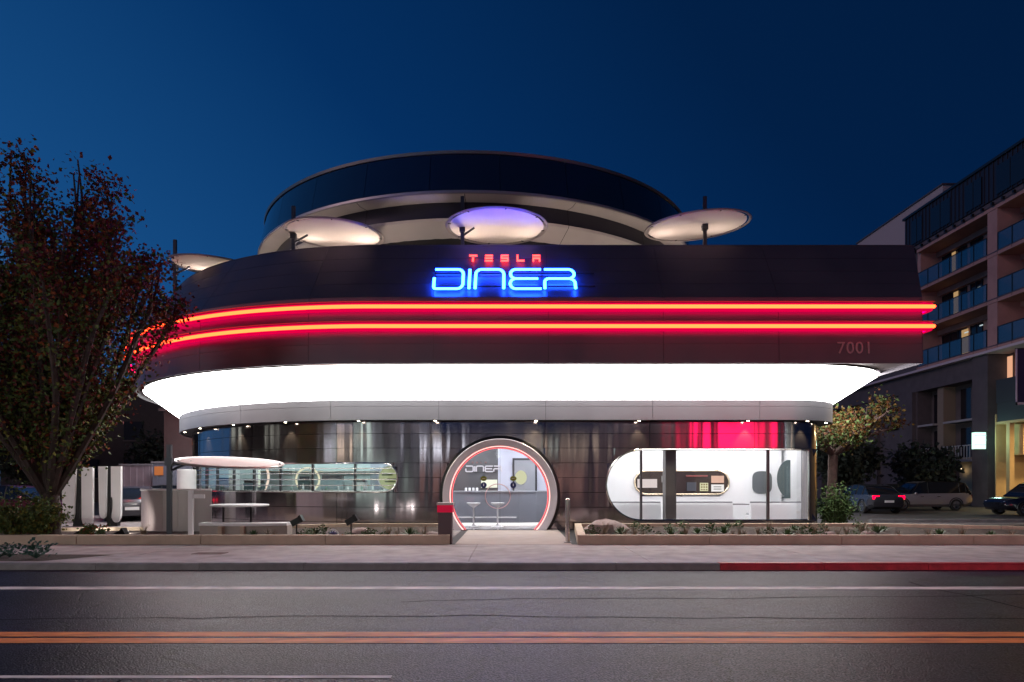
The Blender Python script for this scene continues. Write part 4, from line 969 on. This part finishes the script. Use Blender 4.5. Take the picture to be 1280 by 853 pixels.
# right tree with shrub
q = px(1043, 0, 27)
pickR = lambda c, r: (1 if r.random() < .45 else (2 if r.random() < .45 else 0)) if c.z > 3.4 else (0 if r.random() < .7 else 1)
lf_oy = mat('leaf_ochre', (.09, .055, .014), .6, spec=.12, noise=.4, nscale=5)
tree((q.x-.2, 27, .1), 'small crooked autumn tree with ochre leaves behind the right corner', [lf_green, lf_oy, mat('leaf_dull_rust', (.10, .035, .012), .6, spec=.12, noise=.4, nscale=5)], mat('pink_bark', (.13, .08, .07), .9, noise=.3, nscale=6, bump=.02, bscale=12), 33, 12, 2.9, (1.6, 3.0), 2.7, .17, 5600, .14, pickR, .20, lean=(.15, 0), droop=.5, side=9)
q2 = px(1044, 0, 24.5)
bush(q2.x, 24.5, .1, .62, .6, 1.55, 2600, .10, 'rounded green shrub at the foot of the small autumn tree', [lf_green, mat('leaf_fresh', (.10, .17, .06), .6, spec=.12, noise=.3, nscale=5)], lambda c, r: 1 if r.random() < .6 else 0, 8)
# dark far trees on the left and behind the right tree
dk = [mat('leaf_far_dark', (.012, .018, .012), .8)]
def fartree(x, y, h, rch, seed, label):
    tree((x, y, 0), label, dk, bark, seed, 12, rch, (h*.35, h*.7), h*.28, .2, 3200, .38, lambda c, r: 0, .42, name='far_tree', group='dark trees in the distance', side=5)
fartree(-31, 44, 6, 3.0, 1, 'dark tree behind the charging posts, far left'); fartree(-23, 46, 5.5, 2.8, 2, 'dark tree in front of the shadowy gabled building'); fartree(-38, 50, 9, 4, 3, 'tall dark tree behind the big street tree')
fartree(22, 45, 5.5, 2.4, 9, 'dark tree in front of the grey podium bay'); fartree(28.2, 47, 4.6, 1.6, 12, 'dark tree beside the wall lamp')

# ================================================================== left background
t = thing('gabled_building', 'dark gabled apartment block in shadow behind the chargers', 'building', (-33, 58, 0))
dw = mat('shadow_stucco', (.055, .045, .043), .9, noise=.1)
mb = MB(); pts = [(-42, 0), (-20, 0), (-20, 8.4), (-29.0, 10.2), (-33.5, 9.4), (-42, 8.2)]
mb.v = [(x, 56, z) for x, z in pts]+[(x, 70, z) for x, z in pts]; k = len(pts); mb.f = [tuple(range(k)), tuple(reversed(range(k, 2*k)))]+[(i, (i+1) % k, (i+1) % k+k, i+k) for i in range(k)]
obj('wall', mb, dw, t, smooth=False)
for i in range(5):
    for j in range(2):
        x = -39+i*3.6; z = 2+j*3.1; o = obj('window', MB().box(x, 55.93, z, x+1.5, 55.99, z+1.5), mat('far_window', (.03, .035, .045), .1), t, smooth=False); obj('window_frame', MB().box(x-.08, 55.9, z-.12, x+1.58, 55.98, z-.02), mat('far_trim', (.09, .07, .07), .7), o, smooth=False)
obj('roof', MB().quad((-43, 55.5, 8.1), (-29, 55.5, 10.35), (-29, 70, 10.35), (-43, 70, 8.1)).quad((-29, 55.5, 10.35), (-19, 55.5, 8.3), (-19, 70, 8.3), (-29, 70, 10.35)), mat('far_roof', (.02, .02, .024), .9), t, smooth=False)
t = thing('service_block', 'plum-brown flat wall block behind the curved left end of the diner', 'building', (-16.5, 33, 0))
obj('wall', MB().box(-18.1, 35.5, 0, -15.0, 38.5, 5.3), mat('plum_wall', (.055, .032, .034), .8, noise=.1), t, smooth=False); obj('wall_sign', MB().box(-16.6, 35.42, 3.55, -16.3, 35.48, 4.1), mat('orange_sign', (.5, .16, .04), .5), t, smooth=False); obj('roof_slab', MB().box(-18.3, 35.3, 5.3, -14.8, 38.7, 5.45), M_gstucco, t, smooth=False)
def container(x0, x1, y0, z1, c, label, logo=False):
    t = thing('storage_box', label, 'container', ((x0+x1)/2, y0, 0), 'boxes at the back of the lot')
    obj('box_body', MB().box(x0, y0, .05, x1, y0+2, z1), mat('box_%d' % int(c[0]*1000), c, .6, noise=.08), t, smooth=False); obj('box_lid', MB().box(x0-.06, y0-.06, z1, x1+.06, y0+2.06, z1+.08), mat('box_lid_grey', (.12, .11, .13), .5), t, smooth=False)
    nr = int((x1-x0)/.28)
    for i in range(nr): x = x0+(i+.5)*(x1-x0)/nr; obj('box_rib', MB().box(x-.04, y0-.03, .1, x+.04, y0, z1-.02), mat('box_%d' % int(c[0]*1000), c, .6), t, smooth=False)
    if logo: obj('orange_mark', MB().box(x0+.1, y0-.045, z1-.55, x0+.5, y0-.035, z1-.15), mat('orange_sign', (.5, .16, .04), .5), t, smooth=False)
a, b = px(151, 0, 32), px(190, 0, 32); container(a.x, b.x, 32, px(0, 582, 32).z, (.17, .13, .16), 'purple-grey container behind the second charger')
a, b = px(191, 0, 31), px(214, 0, 31); container(a.x, b.x, 31, px(0, 579, 31).z, (.10, .10, .14), 'blue-grey container with an orange mark on its corner', True)
p = px(88, 0, 30)
t = thing('lamp_pole', 'slim grey pole rising behind the leftmost charger', 'pole', (p.x, 30, 0)); obj('pole_shaft', MB().tube([(p.x, 30, 0), (p.x, 30, 3.4)], .06, 8), M_gstucco, t); obj('pole_base', MB().cyl((p.x, 30, 0), .16, .12, 10), M_gstucco, t)

# ================================================================== cars
def car(name, label, loc, rz, Lc, Wc, Hc, paint, kind='suv', group=None, tail=False, head=False, plate=True):
    t = thing(name, label, 'car', loc, group); M = Matrix.Translation(loc) @ Matrix.Rotation(rz, 4, 'Z')
    # x forward. side stations: (x, z_bottom, z_belt, half_width)
    hw = Wc/2; gc = .22
    if kind == 'suv': st = [(-.50, .50, .86, .86), (-.485, .36, .98, .93), (-.40, .24, 1.02, 1.), (-.2, .22, 1.00, 1.), (.1, .22, .98, 1.), (.24, .22, .96, 1.), (.40, .24, .88, .97), (.475, .30, .78, .90), (.50, .42, .66, .80)]; gh = [(-.485, 1.0), (-.43, 1.58), (-.36, 1.66), (.0, 1.68), (.10, 1.60), (.26, .97)]
    else: st = [(-.50, .50, .84, .80), (-.48, .34, .93, .90), (-.38, .22, .96, 1.), (-.2, .20, .93, 1.), (.1, .20, .92, 1.), (.24, .20, .88, 1.), (.38, .22, .80, .97), (.475, .28, .68, .88), (.50, .40, .56, .78)]; gh = [(-.42, .94), (-.27, 1.36), (-.12, 1.44), (.02, 1.42), (.10, 1.34), (.27, .87)]
    sc = Hc/(1.68 if kind == 'suv' else 1.44)
    mb = MB(); ring = []
    for x, zb, zt, w in st:
        zb *= sc; zt *= sc; W_ = hw*w
        ring.append([(x*Lc, -W_*.86, zb), (x*Lc, -W_, zb+.14), (x*Lc, -W_*1.0, lerp(zb, zt, .6)), (x*Lc, -W_*.93, zt), (x*Lc, -W_*.5, zt+.025), (x*Lc, W_*.5, zt+.025), (x*Lc, W_*.93, zt), (x*Lc, W_, lerp(zb, zt, .6)), (x*Lc, W_, zb+.14), (x*Lc, W_*.86, zb)])
    for A, B_ in zip(ring[:-1], ring[1:]):
        for i in range(10): j = (i+1) % 10; mb.quad(A[i], A[j], B_[j], B_[i])
    mb.poly(ring[0]); mb.poly(list(reversed(ring[-1])))
    obj('car_body', mb.xf(M), paint, t)
    zbelt = .95*sc
    g = MB(); rr_ = []
    for x, z in gh:
        z *= sc; k = (z-zbelt)/(Hc-zbelt) if z > zbelt else 0; w = hw*(.90-.20*max(0, k)); rr_.append([(x*Lc, -hw*.90, min(z, zbelt)-.03), (x*Lc, -w, z), (x*Lc, w, z), (x*Lc, hw*.90, min(z, zbelt)-.03)])
    for A, B_ in zip(rr_[:-1], rr_[1:]):
        for i in range(3): g.quad(A[i], A[i+1], B_[i+1], B_[i])
    obj('car_windows', g.xf(M), mat('car_glass', (.01, .012, .015), .05, spec=.8), t)
    rf = MB(); top_ = rr_[1:-1]
    for A, B_ in zip(top_[:-1], top_[1:]):
        up = lambda p: (p[0], p[1]*1.01, p[2]+.012); rf.quad(up(A[1]), up(A[2]), up(B_[2]), up(B_[1]))
    obj('car_roof', rf.xf(M), paint, t)
    pl_ = MB()
    for s in (-1, 1):
        for i in (1, 2, 3, 4):
            A = rr_[i]; a_ = A[1] if s < 0 else A[2]; b_ = A[0] if s < 0 else A[3]
            pl_.tube([(a_[0], a_[1]*1.01, a_[2]), (a_[0]+(.02 if i < 4 else .5*sc), b_[1]*1.01, zbelt)], .02, 5)
        pl_.tube([(r_[1][0], (r_[1] if s < 0 else r_[2])[1]*1.01, r_[1][2]) for r_ in rr_], .018, 5)
    obj('window_pillars', pl_.xf(M), M_black, t)
    wr_ = .34*sc**.5
    for x in (-.30*Lc, .31*Lc):
        for s in (-1, 1):
            Mw = M @ Matrix.Translation((x, s*(hw-.10), wr_)) @ Matrix.Rotation(PI/2, 4, 'X')
            w_ = obj('wheel', MB().lathe([(wr_*.62, -.11), (wr_*.95, -.11), (wr_, -.07), (wr_, .07), (wr_*.95, .11), (wr_*.62, .11)], (0, 0, 0), 24).xf(Mw), M_rubber, t)
            rm = MB().lathe([(wr_*.55, -.115), (wr_*.63, -.118), (wr_*.63, .118), (wr_*.55, .115)], (0, 0, 0), 24)
            for q_ in range(5):
                rm.box(-.035, 0, -.11, .035, wr_*.6, .11) if q_ == 0 else rm.v.extend([tuple(Matrix.Rotation(q_*2*PI/5, 4, 'Z') @ Vector(v)) for v in MB().box(-.035, 0, -.11, .035, wr_*.6, .11).v]) or rm.f.extend([tuple(len(rm.v)-8+i for i in f) for f in MB().box(0, 0, 0, 1, 1, 1).f])
            obj('rim', rm.xf(Mw), mat('alloy', (.35, .35, .37), .3, .9), w_)
            obj('wheel_arch', MB().tube([tuple(M @ Vector((x+(wr_+.05)*math.cos(a), s*(hw-.005), wr_+(wr_+.05)*math.sin(a)))) for a in [PI*i/12 for i in range(13)]], .03, 5), M_black, t)
    for s in (-1, 1):
        obj('headlight', MB().sphere((0, 0, 0), 1, 12, 8, (.12, .2, .07)).xf(M @ Matrix.Translation((.465*Lc, s*hw*.66, .70*sc*(1 if kind == 'suv' else .88)))), glow('headlight_on', (.85, .95, 1), 6) if head else mat('headlight_glass', (.4, .42, .45), .1), t)
        obj('tail_light', MB().box(-.04, -.16, -.09, .05, .16, .09).xf(M @ Matrix.Translation((-.49*Lc, s*hw*.70, .82*sc))), glow('tail_light_on', (1, .0, .03), 4) if tail else mat('tail_glass', (.25, .01, .01), .2), t)
        obj('door_mirror', MB().sphere((0, 0, 0), 1, 10, 6, (.08, .10, .07)).xf(M @ Matrix.Translation((.17*Lc, s*(hw+.06), 1.0*sc))), paint, t)
        for x in (-.10, .09): obj('door_handle', MB().box(-.09, -.012, -.012, .09, .012, .012).xf(M @ Matrix.Translation((x*Lc, s*(hw+.005), .82*sc))), M_chrome, t, smooth=False)
    if plate: obj('number_plate', MB().box(-.01, -.24, -.06, .01, .24, .06).xf(M @ Matrix.Translation((-.505*Lc, 0, .62*sc))), M_white, t, smooth=False)
    return t
pt_silver = mat('silver_paint', (.42, .38, .38), .3, .5, coat=.6); pt_black = mat('black_paint', (.012, .012, .018), .15, .2, coat=.8); pt_grey = mat('grey_paint', (.06, .06, .075), .25, .4, coat=.6)
car('parked_car', 'black car facing left in front of the warm-lit carport, cut by the right edge', (px(1280, 0, 33.5).x+.75, 33.5, 0), PI, 4.5, 1.9, 1.62, pt_black, 'suv', head=False)
car('parked_car', 'silver estate car seen side-on below the green-lit wall lamp', (px(1150, 0, 40).x, 40, 0), PI, 5.0, 1.9, 1.66, pt_silver, 'suv')
car('parked_car', 'dark car showing its tail and white plate beside the green shrub', (px(1082, 0, 37).x, 37, 0), PI/2, 4.6, 1.85, 1.5, pt_grey, 'sedan', tail=True)
car('parked_car', 'dark car with red brake lights behind the curved metal wall', (px(166, 0, 28).x, 28, 0), PI/2+.5, 4.6, 1.85, 1.45, pt_grey, 'sedan', tail=True)
car('parked_car', 'black car whose roof shows above the curved metal wall', (px(205, 0, 27.5).x, 29, 0), .1, 4.6, 1.85, 1.5, pt_black, 'sedan')
car('parked_car', 'dark car deep in the shade left of the silver estate car', (px(1105, 0, 46).x, 46, 0), PI, 4.6, 1.85, 1.5, pt_grey, 'sedan')
car('parked_car', 'dark red car half hidden behind the big street tree', (px(20, 0, 27).x, 27, 0), .05, 4.6, 1.85, 1.5, mat('red_dark_paint', (.12, .01, .02), .25, .3, coat=.6), 'sedan', tail=True)

# ================================================================== apartment block, right
apt = thing('apartment_block', 'pink stucco apartment block with glass balconies and a dark penthouse at the right', 'building', (34, 44, 0))
P = lambda n, mb, m, par=apt, **k: obj(n, mb, m, par, smooth=False, **k)
M_bglass = glassmat('balcony_glass', (.55, .58, .62), .12, .45)
M_win = mat('dark_window', (.012, .012, .016), .10, spec=.4)
M_clad = mat('penthouse_cladding', (.035, .032, .042), .45, .5)
P('rear_wall', MB().box(32.8, 28, 9.9, 33.0, 52.6, 19.4), M_stucco)
P('end_wall', MB().box(31.25, 52.2, 9.9, 33.0, 52.6, 19.4), M_stucco)
XF = 31.0
for fl, zs in enumerate((10.45, 13.45, 16.45, 19.45)):
    P('balcony_slab', MB().box(XF, 28, zs-.28, 32.8, 52.3, zs), M_stucco)
    P('slab_edge_line', MB().box(XF-.02, 28, zs-.06, XF-.001, 52.3, zs-.0), mat('edge_flashing', (.10, .08, .09), .5, .3))
    if fl == 3: break
    # pilasters
    for y in (44.1, 35.6): P('pilaster', MB().box(XF+.03, y-.45, zs, 32.8, y+.45, zs+2.71), M_stucco)
    # beam under next slab and wall head
    P('lintel', MB().box(32.5, 28, zs+2.35, 32.79, 52.2, zs+2.72), M_stucco)
    for y0, y1 in ((44.62, 52.2), (36.1, 43.6), (28.2, 35.1)):
        n = 6; w = (y1-y0)/n
        for k in range(n):
            P('balcony_glass_panel', MB().box(XF+.02, y0+k*w+.015, zs+.03, XF+.04, y0+(k+1)*w-.015, zs+1.1), M_bglass)
        for k in range(n+1): P('balcony_post', MB().box(XF+.0, y0+k*w-.02, zs-.22, XF+.06, y0+k*w+.02, zs+1.12), M_black)
        P('balcony_handrail', MB().box(XF, y0, zs+1.1, XF+.07, y1, zs+1.14), M_black)
        # windows in the recessed wall
        for q, (a, b) in enumerate(((.04, .40), (.46, .62), (.70, .96))):
            ya, yb = lerp(y0, y1, 1-b), lerp(y0, y1, 1-a); o = P('balcony_window', MB().box(32.74, ya, zs+.05, 32.795, yb, zs+2.3), M_win)
            nb = 3 if q != 1 else 2
            for k in range(nb+1): yy = lerp(ya, yb, k/nb); P('window_frame', MB().box(32.70, yy-.03, zs+.05, 32.74, yy+.03, zs+2.3), M_black, o)
    for (ya, yb, c) in (((48.9, 49.6, 0),), ((50.0, 50.5, 1),), ((50.3, 50.7, 0),))[fl]:
        P('lit_curtain', MB().box(32.66, ya, zs+.1, 32.69, yb, zs+2.2), glow('warm_window', (1.0, .62, .28), .42))
for fl, y in ((0, 40.9), (1, 41.1), (2, 41.0)): P('lit_curtain', MB().box(32.66, y-.3, 10.45+fl*3+.1, 32.69, y+.3, 10.45+fl*3+2.1), glow('warm_window', (1.0, .62, .28), .42))
for (ya, yb, z) in ((47.5, 47.8, 15.2), (48.8, 49.2, 12.35), (47.3, 47.6, 12.5)): P('room_downlight', MB().box(32.6, ya, z, 32.64, yb, z+.07), glow('room_light', (.8, .95, 1), .6))
# penthouse with vertical cladding
xP = 30.8
P('penthouse_core', MB().box(xP+.05, 28, 19.75, 36, 53.6, 22.15), M_clad)
P('penthouse_roof_edge', MB().box(xP-.08, 28, 22.15, 36, 53.75, 22.32), M_black)
P('penthouse_base', MB().box(XF-.05, 28, 19.46, 33, 53.3, 19.74), mat('base_grey', (.10, .08, .09), .7))
y = 28.2
while y < 53.6:
    P('cladding_rib', MB().box(xP, y, 19.76, xP+.049, y+.05, 22.14), mat('rib_metal', (.05, .048, .06), .4, .6)); y += .42
for y0, y1 in ((51.3, 52.6), (48.0, 50.2), (44.8, 46.4), (41.0, 43.4), (37, 39.4), (33, 35)):
    o = P('penthouse_window', MB().box(xP-.02, y0, 19.9, xP+.0, y1, 21.7), M_win); P('window_frame', MB().box(xP-.04, (y0+y1)/2-.03, 19.9, xP-.021, (y0+y1)/2+.03, 21.7), M_black, o)
y = 28.6
while y < 53.3:
    P('slab_bracket', MB().box(XF-.22, y, 19.42, XF-.06, y+.14, 19.60), M_black); y += .95
P('upper_block', MB().box(31.1, 49.3, 19.5, 37, 61.5, 23.1), mat('pale_block_render', (.42, .35, .34), .8)); P('upper_block_coping', MB().box(31.0, 49.2, 23.1, 37.1, 61.6, 23.2), mat('edge_flashing', (.10, .08, .09), .5, .3))
P('rear_block', MB().box(31.3, 52.7, 0, 37, 61.5, 19.4), M_gstucco)
# podium
P('podium_ledge', MB().box(30.75, 28, 10.0, 33, 72, 10.16), mat('pale_ledge', (.55, .48, .50), .6))
P('podium_wall', MB().box(32.4, 44.1, 0, 34, 72, 9.98), M_gstucco)
P('podium_spandrel', MB().box(31.2, 46.2, 8.6, 32.4, 72, 9.98), M_gstucco)
P('podium_spandrel', MB().box(31.2, 28, 6.7, 33.4, 44.0, 8.2), mat('dark_band', (.035, .04, .045), .7))
for y, w, c in ((45.25, .75, 0), (50.2, .35, 1), (53.8, .9, 0), (58.5, .5, 0), (63.5, .5, 0), (69, .6, 0)):
    P('podium_column', MB().box(31.0 if c == 0 else 31.5, y-w, 0, 32.39, y+w, 8.59 if y > 46.1 else 9.98), M_gstucco if c == 0 else mat('tan_column', (.22, .18, .13), .8))
for y0, y1 in ((46.4, 49.6), (50.8, 52.7), (55, 57.8), (59.3, 62.8)):
    for z0 in (3.2, 6.0):
        P('podium_balcony_slab', MB().box(31.3, y0, z0-.15, 32.39, y1, z0), mat('pale_slab', (.30, .30, .30), .7))
        nb = int((y1-y0)/.3)
        if z0 < 5:
            for k in range(nb): P('balcony_baluster', MB().box(31.32, y0+k*.3, z0, 31.36, y0+k*.3+.05, z0+.95), mat('pale_rail', (.45, .47, .46), .5))
            P('balcony_handrail', MB().box(31.3, y0, z0+.95, 31.38, y1, z0+1.0), mat('pale_rail', (.45, .47, .46), .5))
        o = P('podium_window', MB().box(32.34, y0+.4, z0+.1, 32.39, y1-.4, z0+2.3), M_win); P('window_frame', MB().box(32.30, (y0+y1)/2-.04, z0+.1, 32.339, (y0+y1)/2+.04, z0+2.3), M_gstucco, o)
P('lit_room_window', MB().box(32.28, 44.05, 8.35, 32.3, 44.5, 9.8), glow('peach_window', (1.0, .50, .30), .8))
P('lobby_door', MB().box(32.2, 46.6, .1, 32.3, 47.6, 2.6), mat('salmon_door', (.45, .16, .12), .6)); P('lobby_light', MB().box(31.9, 48.4, 2.3, 32.0, 48.6, 2.6), glow('lobby_glow', (1, .75, .45), 3))
P('lobby_panel', MB().box(32.25, 47.8, .3, 32.3, 49.2, 3.4), mat('lobby_tan', (.40, .33, .22), .6))
# carport with warm light
P('carport_back_wall', MB().box(31.2, 44.01, 0, 40, 44.09, 6.0), M_tan)
P('carport_ceiling', MB().box(31.2, 28, 5.35, 40, 44.0, 5.5), M_tan)
P('carport_side_wall', MB().box(39.8, 28, 0, 40, 44.0, 5.35), M_tan)
P('carport_bay', MB().box(31.9, 42.6, 3.35, 36, 44.0, 5.3), M_tan); P('bay_window', MB().box(32.5, 42.55, 3.9, 32.9, 42.59, 4.7), M_win)
P('carport_post', MB().box(31.2, 42.8, 0, 31.5, 43.1, 5.34), M_tan)
P('podium_face', MB().box(31.2, 28, 5.5, 31.6, 43.9, 6.69), mat('dark_band', (.035, .04, .045), .7))
P('loggia_wall', MB().box(32.4, 28, 8.2, 32.6, 44, 9.98), M_stucco)
for x, y in ((33.5, 41), (36.5, 41.5), (34, 37)):
    o = P('carport_light', MB().box(x-.3, y-.15, 5.28, x+.3, y+.15, 5.345), glow('carport_glow', (1, .74, .36), 20))
    lamp('carport_lamp', 'AREA', (x, y, 5.2), 260, (1.0, .72, .34), .6, parent=apt)
wlp = px(1221, 551, 44.3)
wl2 = thing('wall_lamp', 'glowing greenish-white lantern on the grey corner column', 'lamp', (wlp.x, 44.2, wlp.z))
obj('lamp_diffuser', MB().box(wlp.x-.34, 43.95, wlp.z-.55, wlp.x+.34, 44.3, wlp.z+.55), glow('lantern_glow', (.62, 1.0, .82), 1.6), wl2, smooth=False)
for k in range(3): obj('lamp_bar', MB().box(wlp.x-.38, 43.92, wlp.z-.30+k*.3, wlp.x+.38, 43.945, wlp.z-.27+k*.3), mat('lamp_bar_grey', (.3, .35, .33), .4), wl2, smooth=False)
obj('lamp_cap', MB().box(wlp.x-.42, 43.9, wlp.z+.52, wlp.x+.42, 44.42, wlp.z+.6), M_black, wl2, smooth=False); obj('lamp_bottom', MB().box(wlp.x-.3, 44.0, wlp.z-.62, wlp.x+.3, 44.3, wlp.z-.521), M_black, wl2, smooth=False)
lamp('wall_lamp_light', 'POINT', (wlp.x-.1, 43.72, wlp.z), 85, (.50, 1.0, .82), .3, parent=wl2)
bn = px(1270, 0, 40.5); bz0 = px(0, 506, 40.5).z; bz1 = px(0, 436, 40.5).z
t = thing('hanging_banner', 'dark blue vertical banner with a pale border at the right edge', 'banner', (bn.x, 40.5, bz0))
obj('banner_cloth', MB().box(bn.x+.06, 40.5, bz0+.15, bn.x+1.3, 40.53, bz1-.02), mat('banner_blue', (.03, .02, .07), .7), t, smooth=False)
obj('banner_border', MB().box(bn.x, 40.48, bz0, bn.x+.06, 40.55, bz1).box(bn.x, 40.48, bz0, bn.x+1.3, 40.55, bz0+.15), mat('banner_white', (.55, .45, .52), .6), t, smooth=False); obj('banner_rod', MB().tube([(bn.x-.05, 40.51, bz1), (bn.x+1.6, 40.51, bz1+.02)], .03, 6), M_black, t)
# white ramp / low kerb wall on the far right drive
struct('drive_kerb', MB().box(14, 26.6, 0, 60, 26.9, .18), M_kerb)

# ================================================================== the other side of the street (seen as reflections in the metal)
struct('near_pavement', MB().box(-60, -9, -.05, 60, -3.2, .12), M_conc)
def shop(x0, x1, h, c, label, wins, wcol, ws, sign=None, up=.0):
    t = thing('shop_building', label, 'building', ((x0+x1)/2, -9, 0), 'shop buildings across the road, behind the camera')
    obj('wall', MB().box(x0, -18, 0, x1, -9.2, h), mat('shopwall_%d' % int(x0), c, .8), t, smooth=False)
    obj('cornice', MB().box(x0-.1, -9.2, h-.3, x1+.1, -8.9, h+.1), M_gstucco, t, smooth=False)
    for i in range(wins):
        w = (x1-x0)/wins; a = x0+i*w+w*.14; b = x0+(i+1)*w-w*.14
        o = obj('shop_window', MB().box(a, -9.18, .6, b, -9.12, 2.9), glow('shopglow_%d' % int(x0), wcol, ws), t, smooth=False)
        obj('window_frame', MB().box(a-.08, -9.11, .5, a, -9.0, 3.0).box(b, -9.11, .5, b+.08, -9.0, 3.0).box((a+b)/2-.04, -9.11, .6, (a+b)/2+.04, -9.05, 2.9), M_black, o, smooth=False)
    rw = random.Random(int(x0)+99)
    if up:
        xx = x0+.6
        while xx < x1-.8:
            w = rw.choice((.12, .2, .35, .9)); z0 = rw.uniform(3.4, 4.2); z1 = h-rw.uniform(.5, 1.0); st = rw.choice((2.0, 5.0, 9.0, .8)); cc = rw.choice(((.75, 1, .85), (1, .85, .6), (.85, .95, 1)))
            obj('lit_window_strip', MB().box(xx, -9.16, z0, xx+w, -9.10, z1), glow('strip_%d_%d' % (int(st*10), int(cc[0]*100)), cc, st*up), t, smooth=False); xx += w+rw.uniform(.8, 2.6)
    if sign: obj('shop_sign', MB().box(*sign[0]), glow('shopsign_%d' % int(x0), sign[1], sign[2]), t, smooth=False)
    return t
shop(-40, -22, 6, (.2, .16, .14), 'brown shop building across the road, far left', 4, (1, .85, .6), .8, up=1.2)
shop(-20, -9, 7.5, (.3, .28, .27), 'tall pale shop building across the road', 3, (.75, 1, .85), 2.2, up=2.4)
shop(-7, 6, 5.5, (.16, .12, .13), 'low dark shop building straight behind the camera', 3, (1, .55, .45), .6, up=1.0)
shop(8, 24, 6.5, (.24, .2, .2), 'shop building across the road with a red light box', 3, (1, .8, .6), .7, ((14.6, -9.1, 3.9, 19.9, -8.8, 6.4), (1, .01, .09), 9))
shop(26, 42, 7, (.2, .2, .22), 'grey shop building across the road, far right', 4, (.8, .95, 1), 1.4, up=2.2)
def street_lamp(x, label, y=-4.2, c=(1.0, .90, .82), s=120, h=7.4, pw=170):
    t = thing('street_lamp', label, 'street lamp', (x, y, .12), 'street lamps on the camera side of the road')
    obj('lamp_post', MB().tube([(x, y, .12), (x, y, h), (x, y+.3, h+.4), (x, y+1.6, h+.5)], [.11, .07, .06, .05], 10), M_gstucco, t); obj('lamp_foot', MB().cyl((x, y, .12), .2, .35, 12), M_gstucco, t)
    obj('lamp_head', MB().box(x-.16, y+1.4, h+.44, x+.16, y+2.3, h+.58), M_gstucco, t, smooth=False); obj('lamp_lens', MB().box(x-.13, y+1.5, h+.40, x+.13, y+2.2, h+.435), glow('street_lens', c, s), t, smooth=False)
    lamp('street_lamp_light', 'SPOT', (x, y+1.9, h+.33), pw, c, .25, rot=(math.radians(42), 0, 0), spot=(2.3, .6), parent=t)
for i, x in enumerate((-20, -6.5, 9, 23)): street_lamp(x, ['street lamp far left behind the camera', 'street lamp nearest left behind the camera', 'street lamp nearest right behind the camera', 'street lamp far right behind the camera'][i], pw=(1500, 500, 420, 300)[i])

t = thing('unseen_side_block', 'added unseen dark block left of the frame, hiding sky from the metal', 'building', (-47, 18, 0), 'unseen blocks added outside the frame')  # unseen block added to keep blue sky out of the curved wall's reflections
obj('wall', MB().box(-54, -24, 0, -46, 27, 13), mat('side_wall', (.06, .05, .045), .85, noise=.15), t, smooth=False); obj('cornice', MB().box(-54.1, -24.1, 13, -45.7, 27.1, 13.4), M_gstucco, t, smooth=False)
for i in range(14):
    for j in range(3):
        y = -22+i*3.5; z = 1.2+j*3.8; lit = (i*3+j) % 5 == 0
        obj('window', MB().box(-45.98, y, z, -45.94, y+1.3, z+1.9), glow('side_lit', (.9, 1, .8), 2.2) if lit else M_win, t, smooth=False)
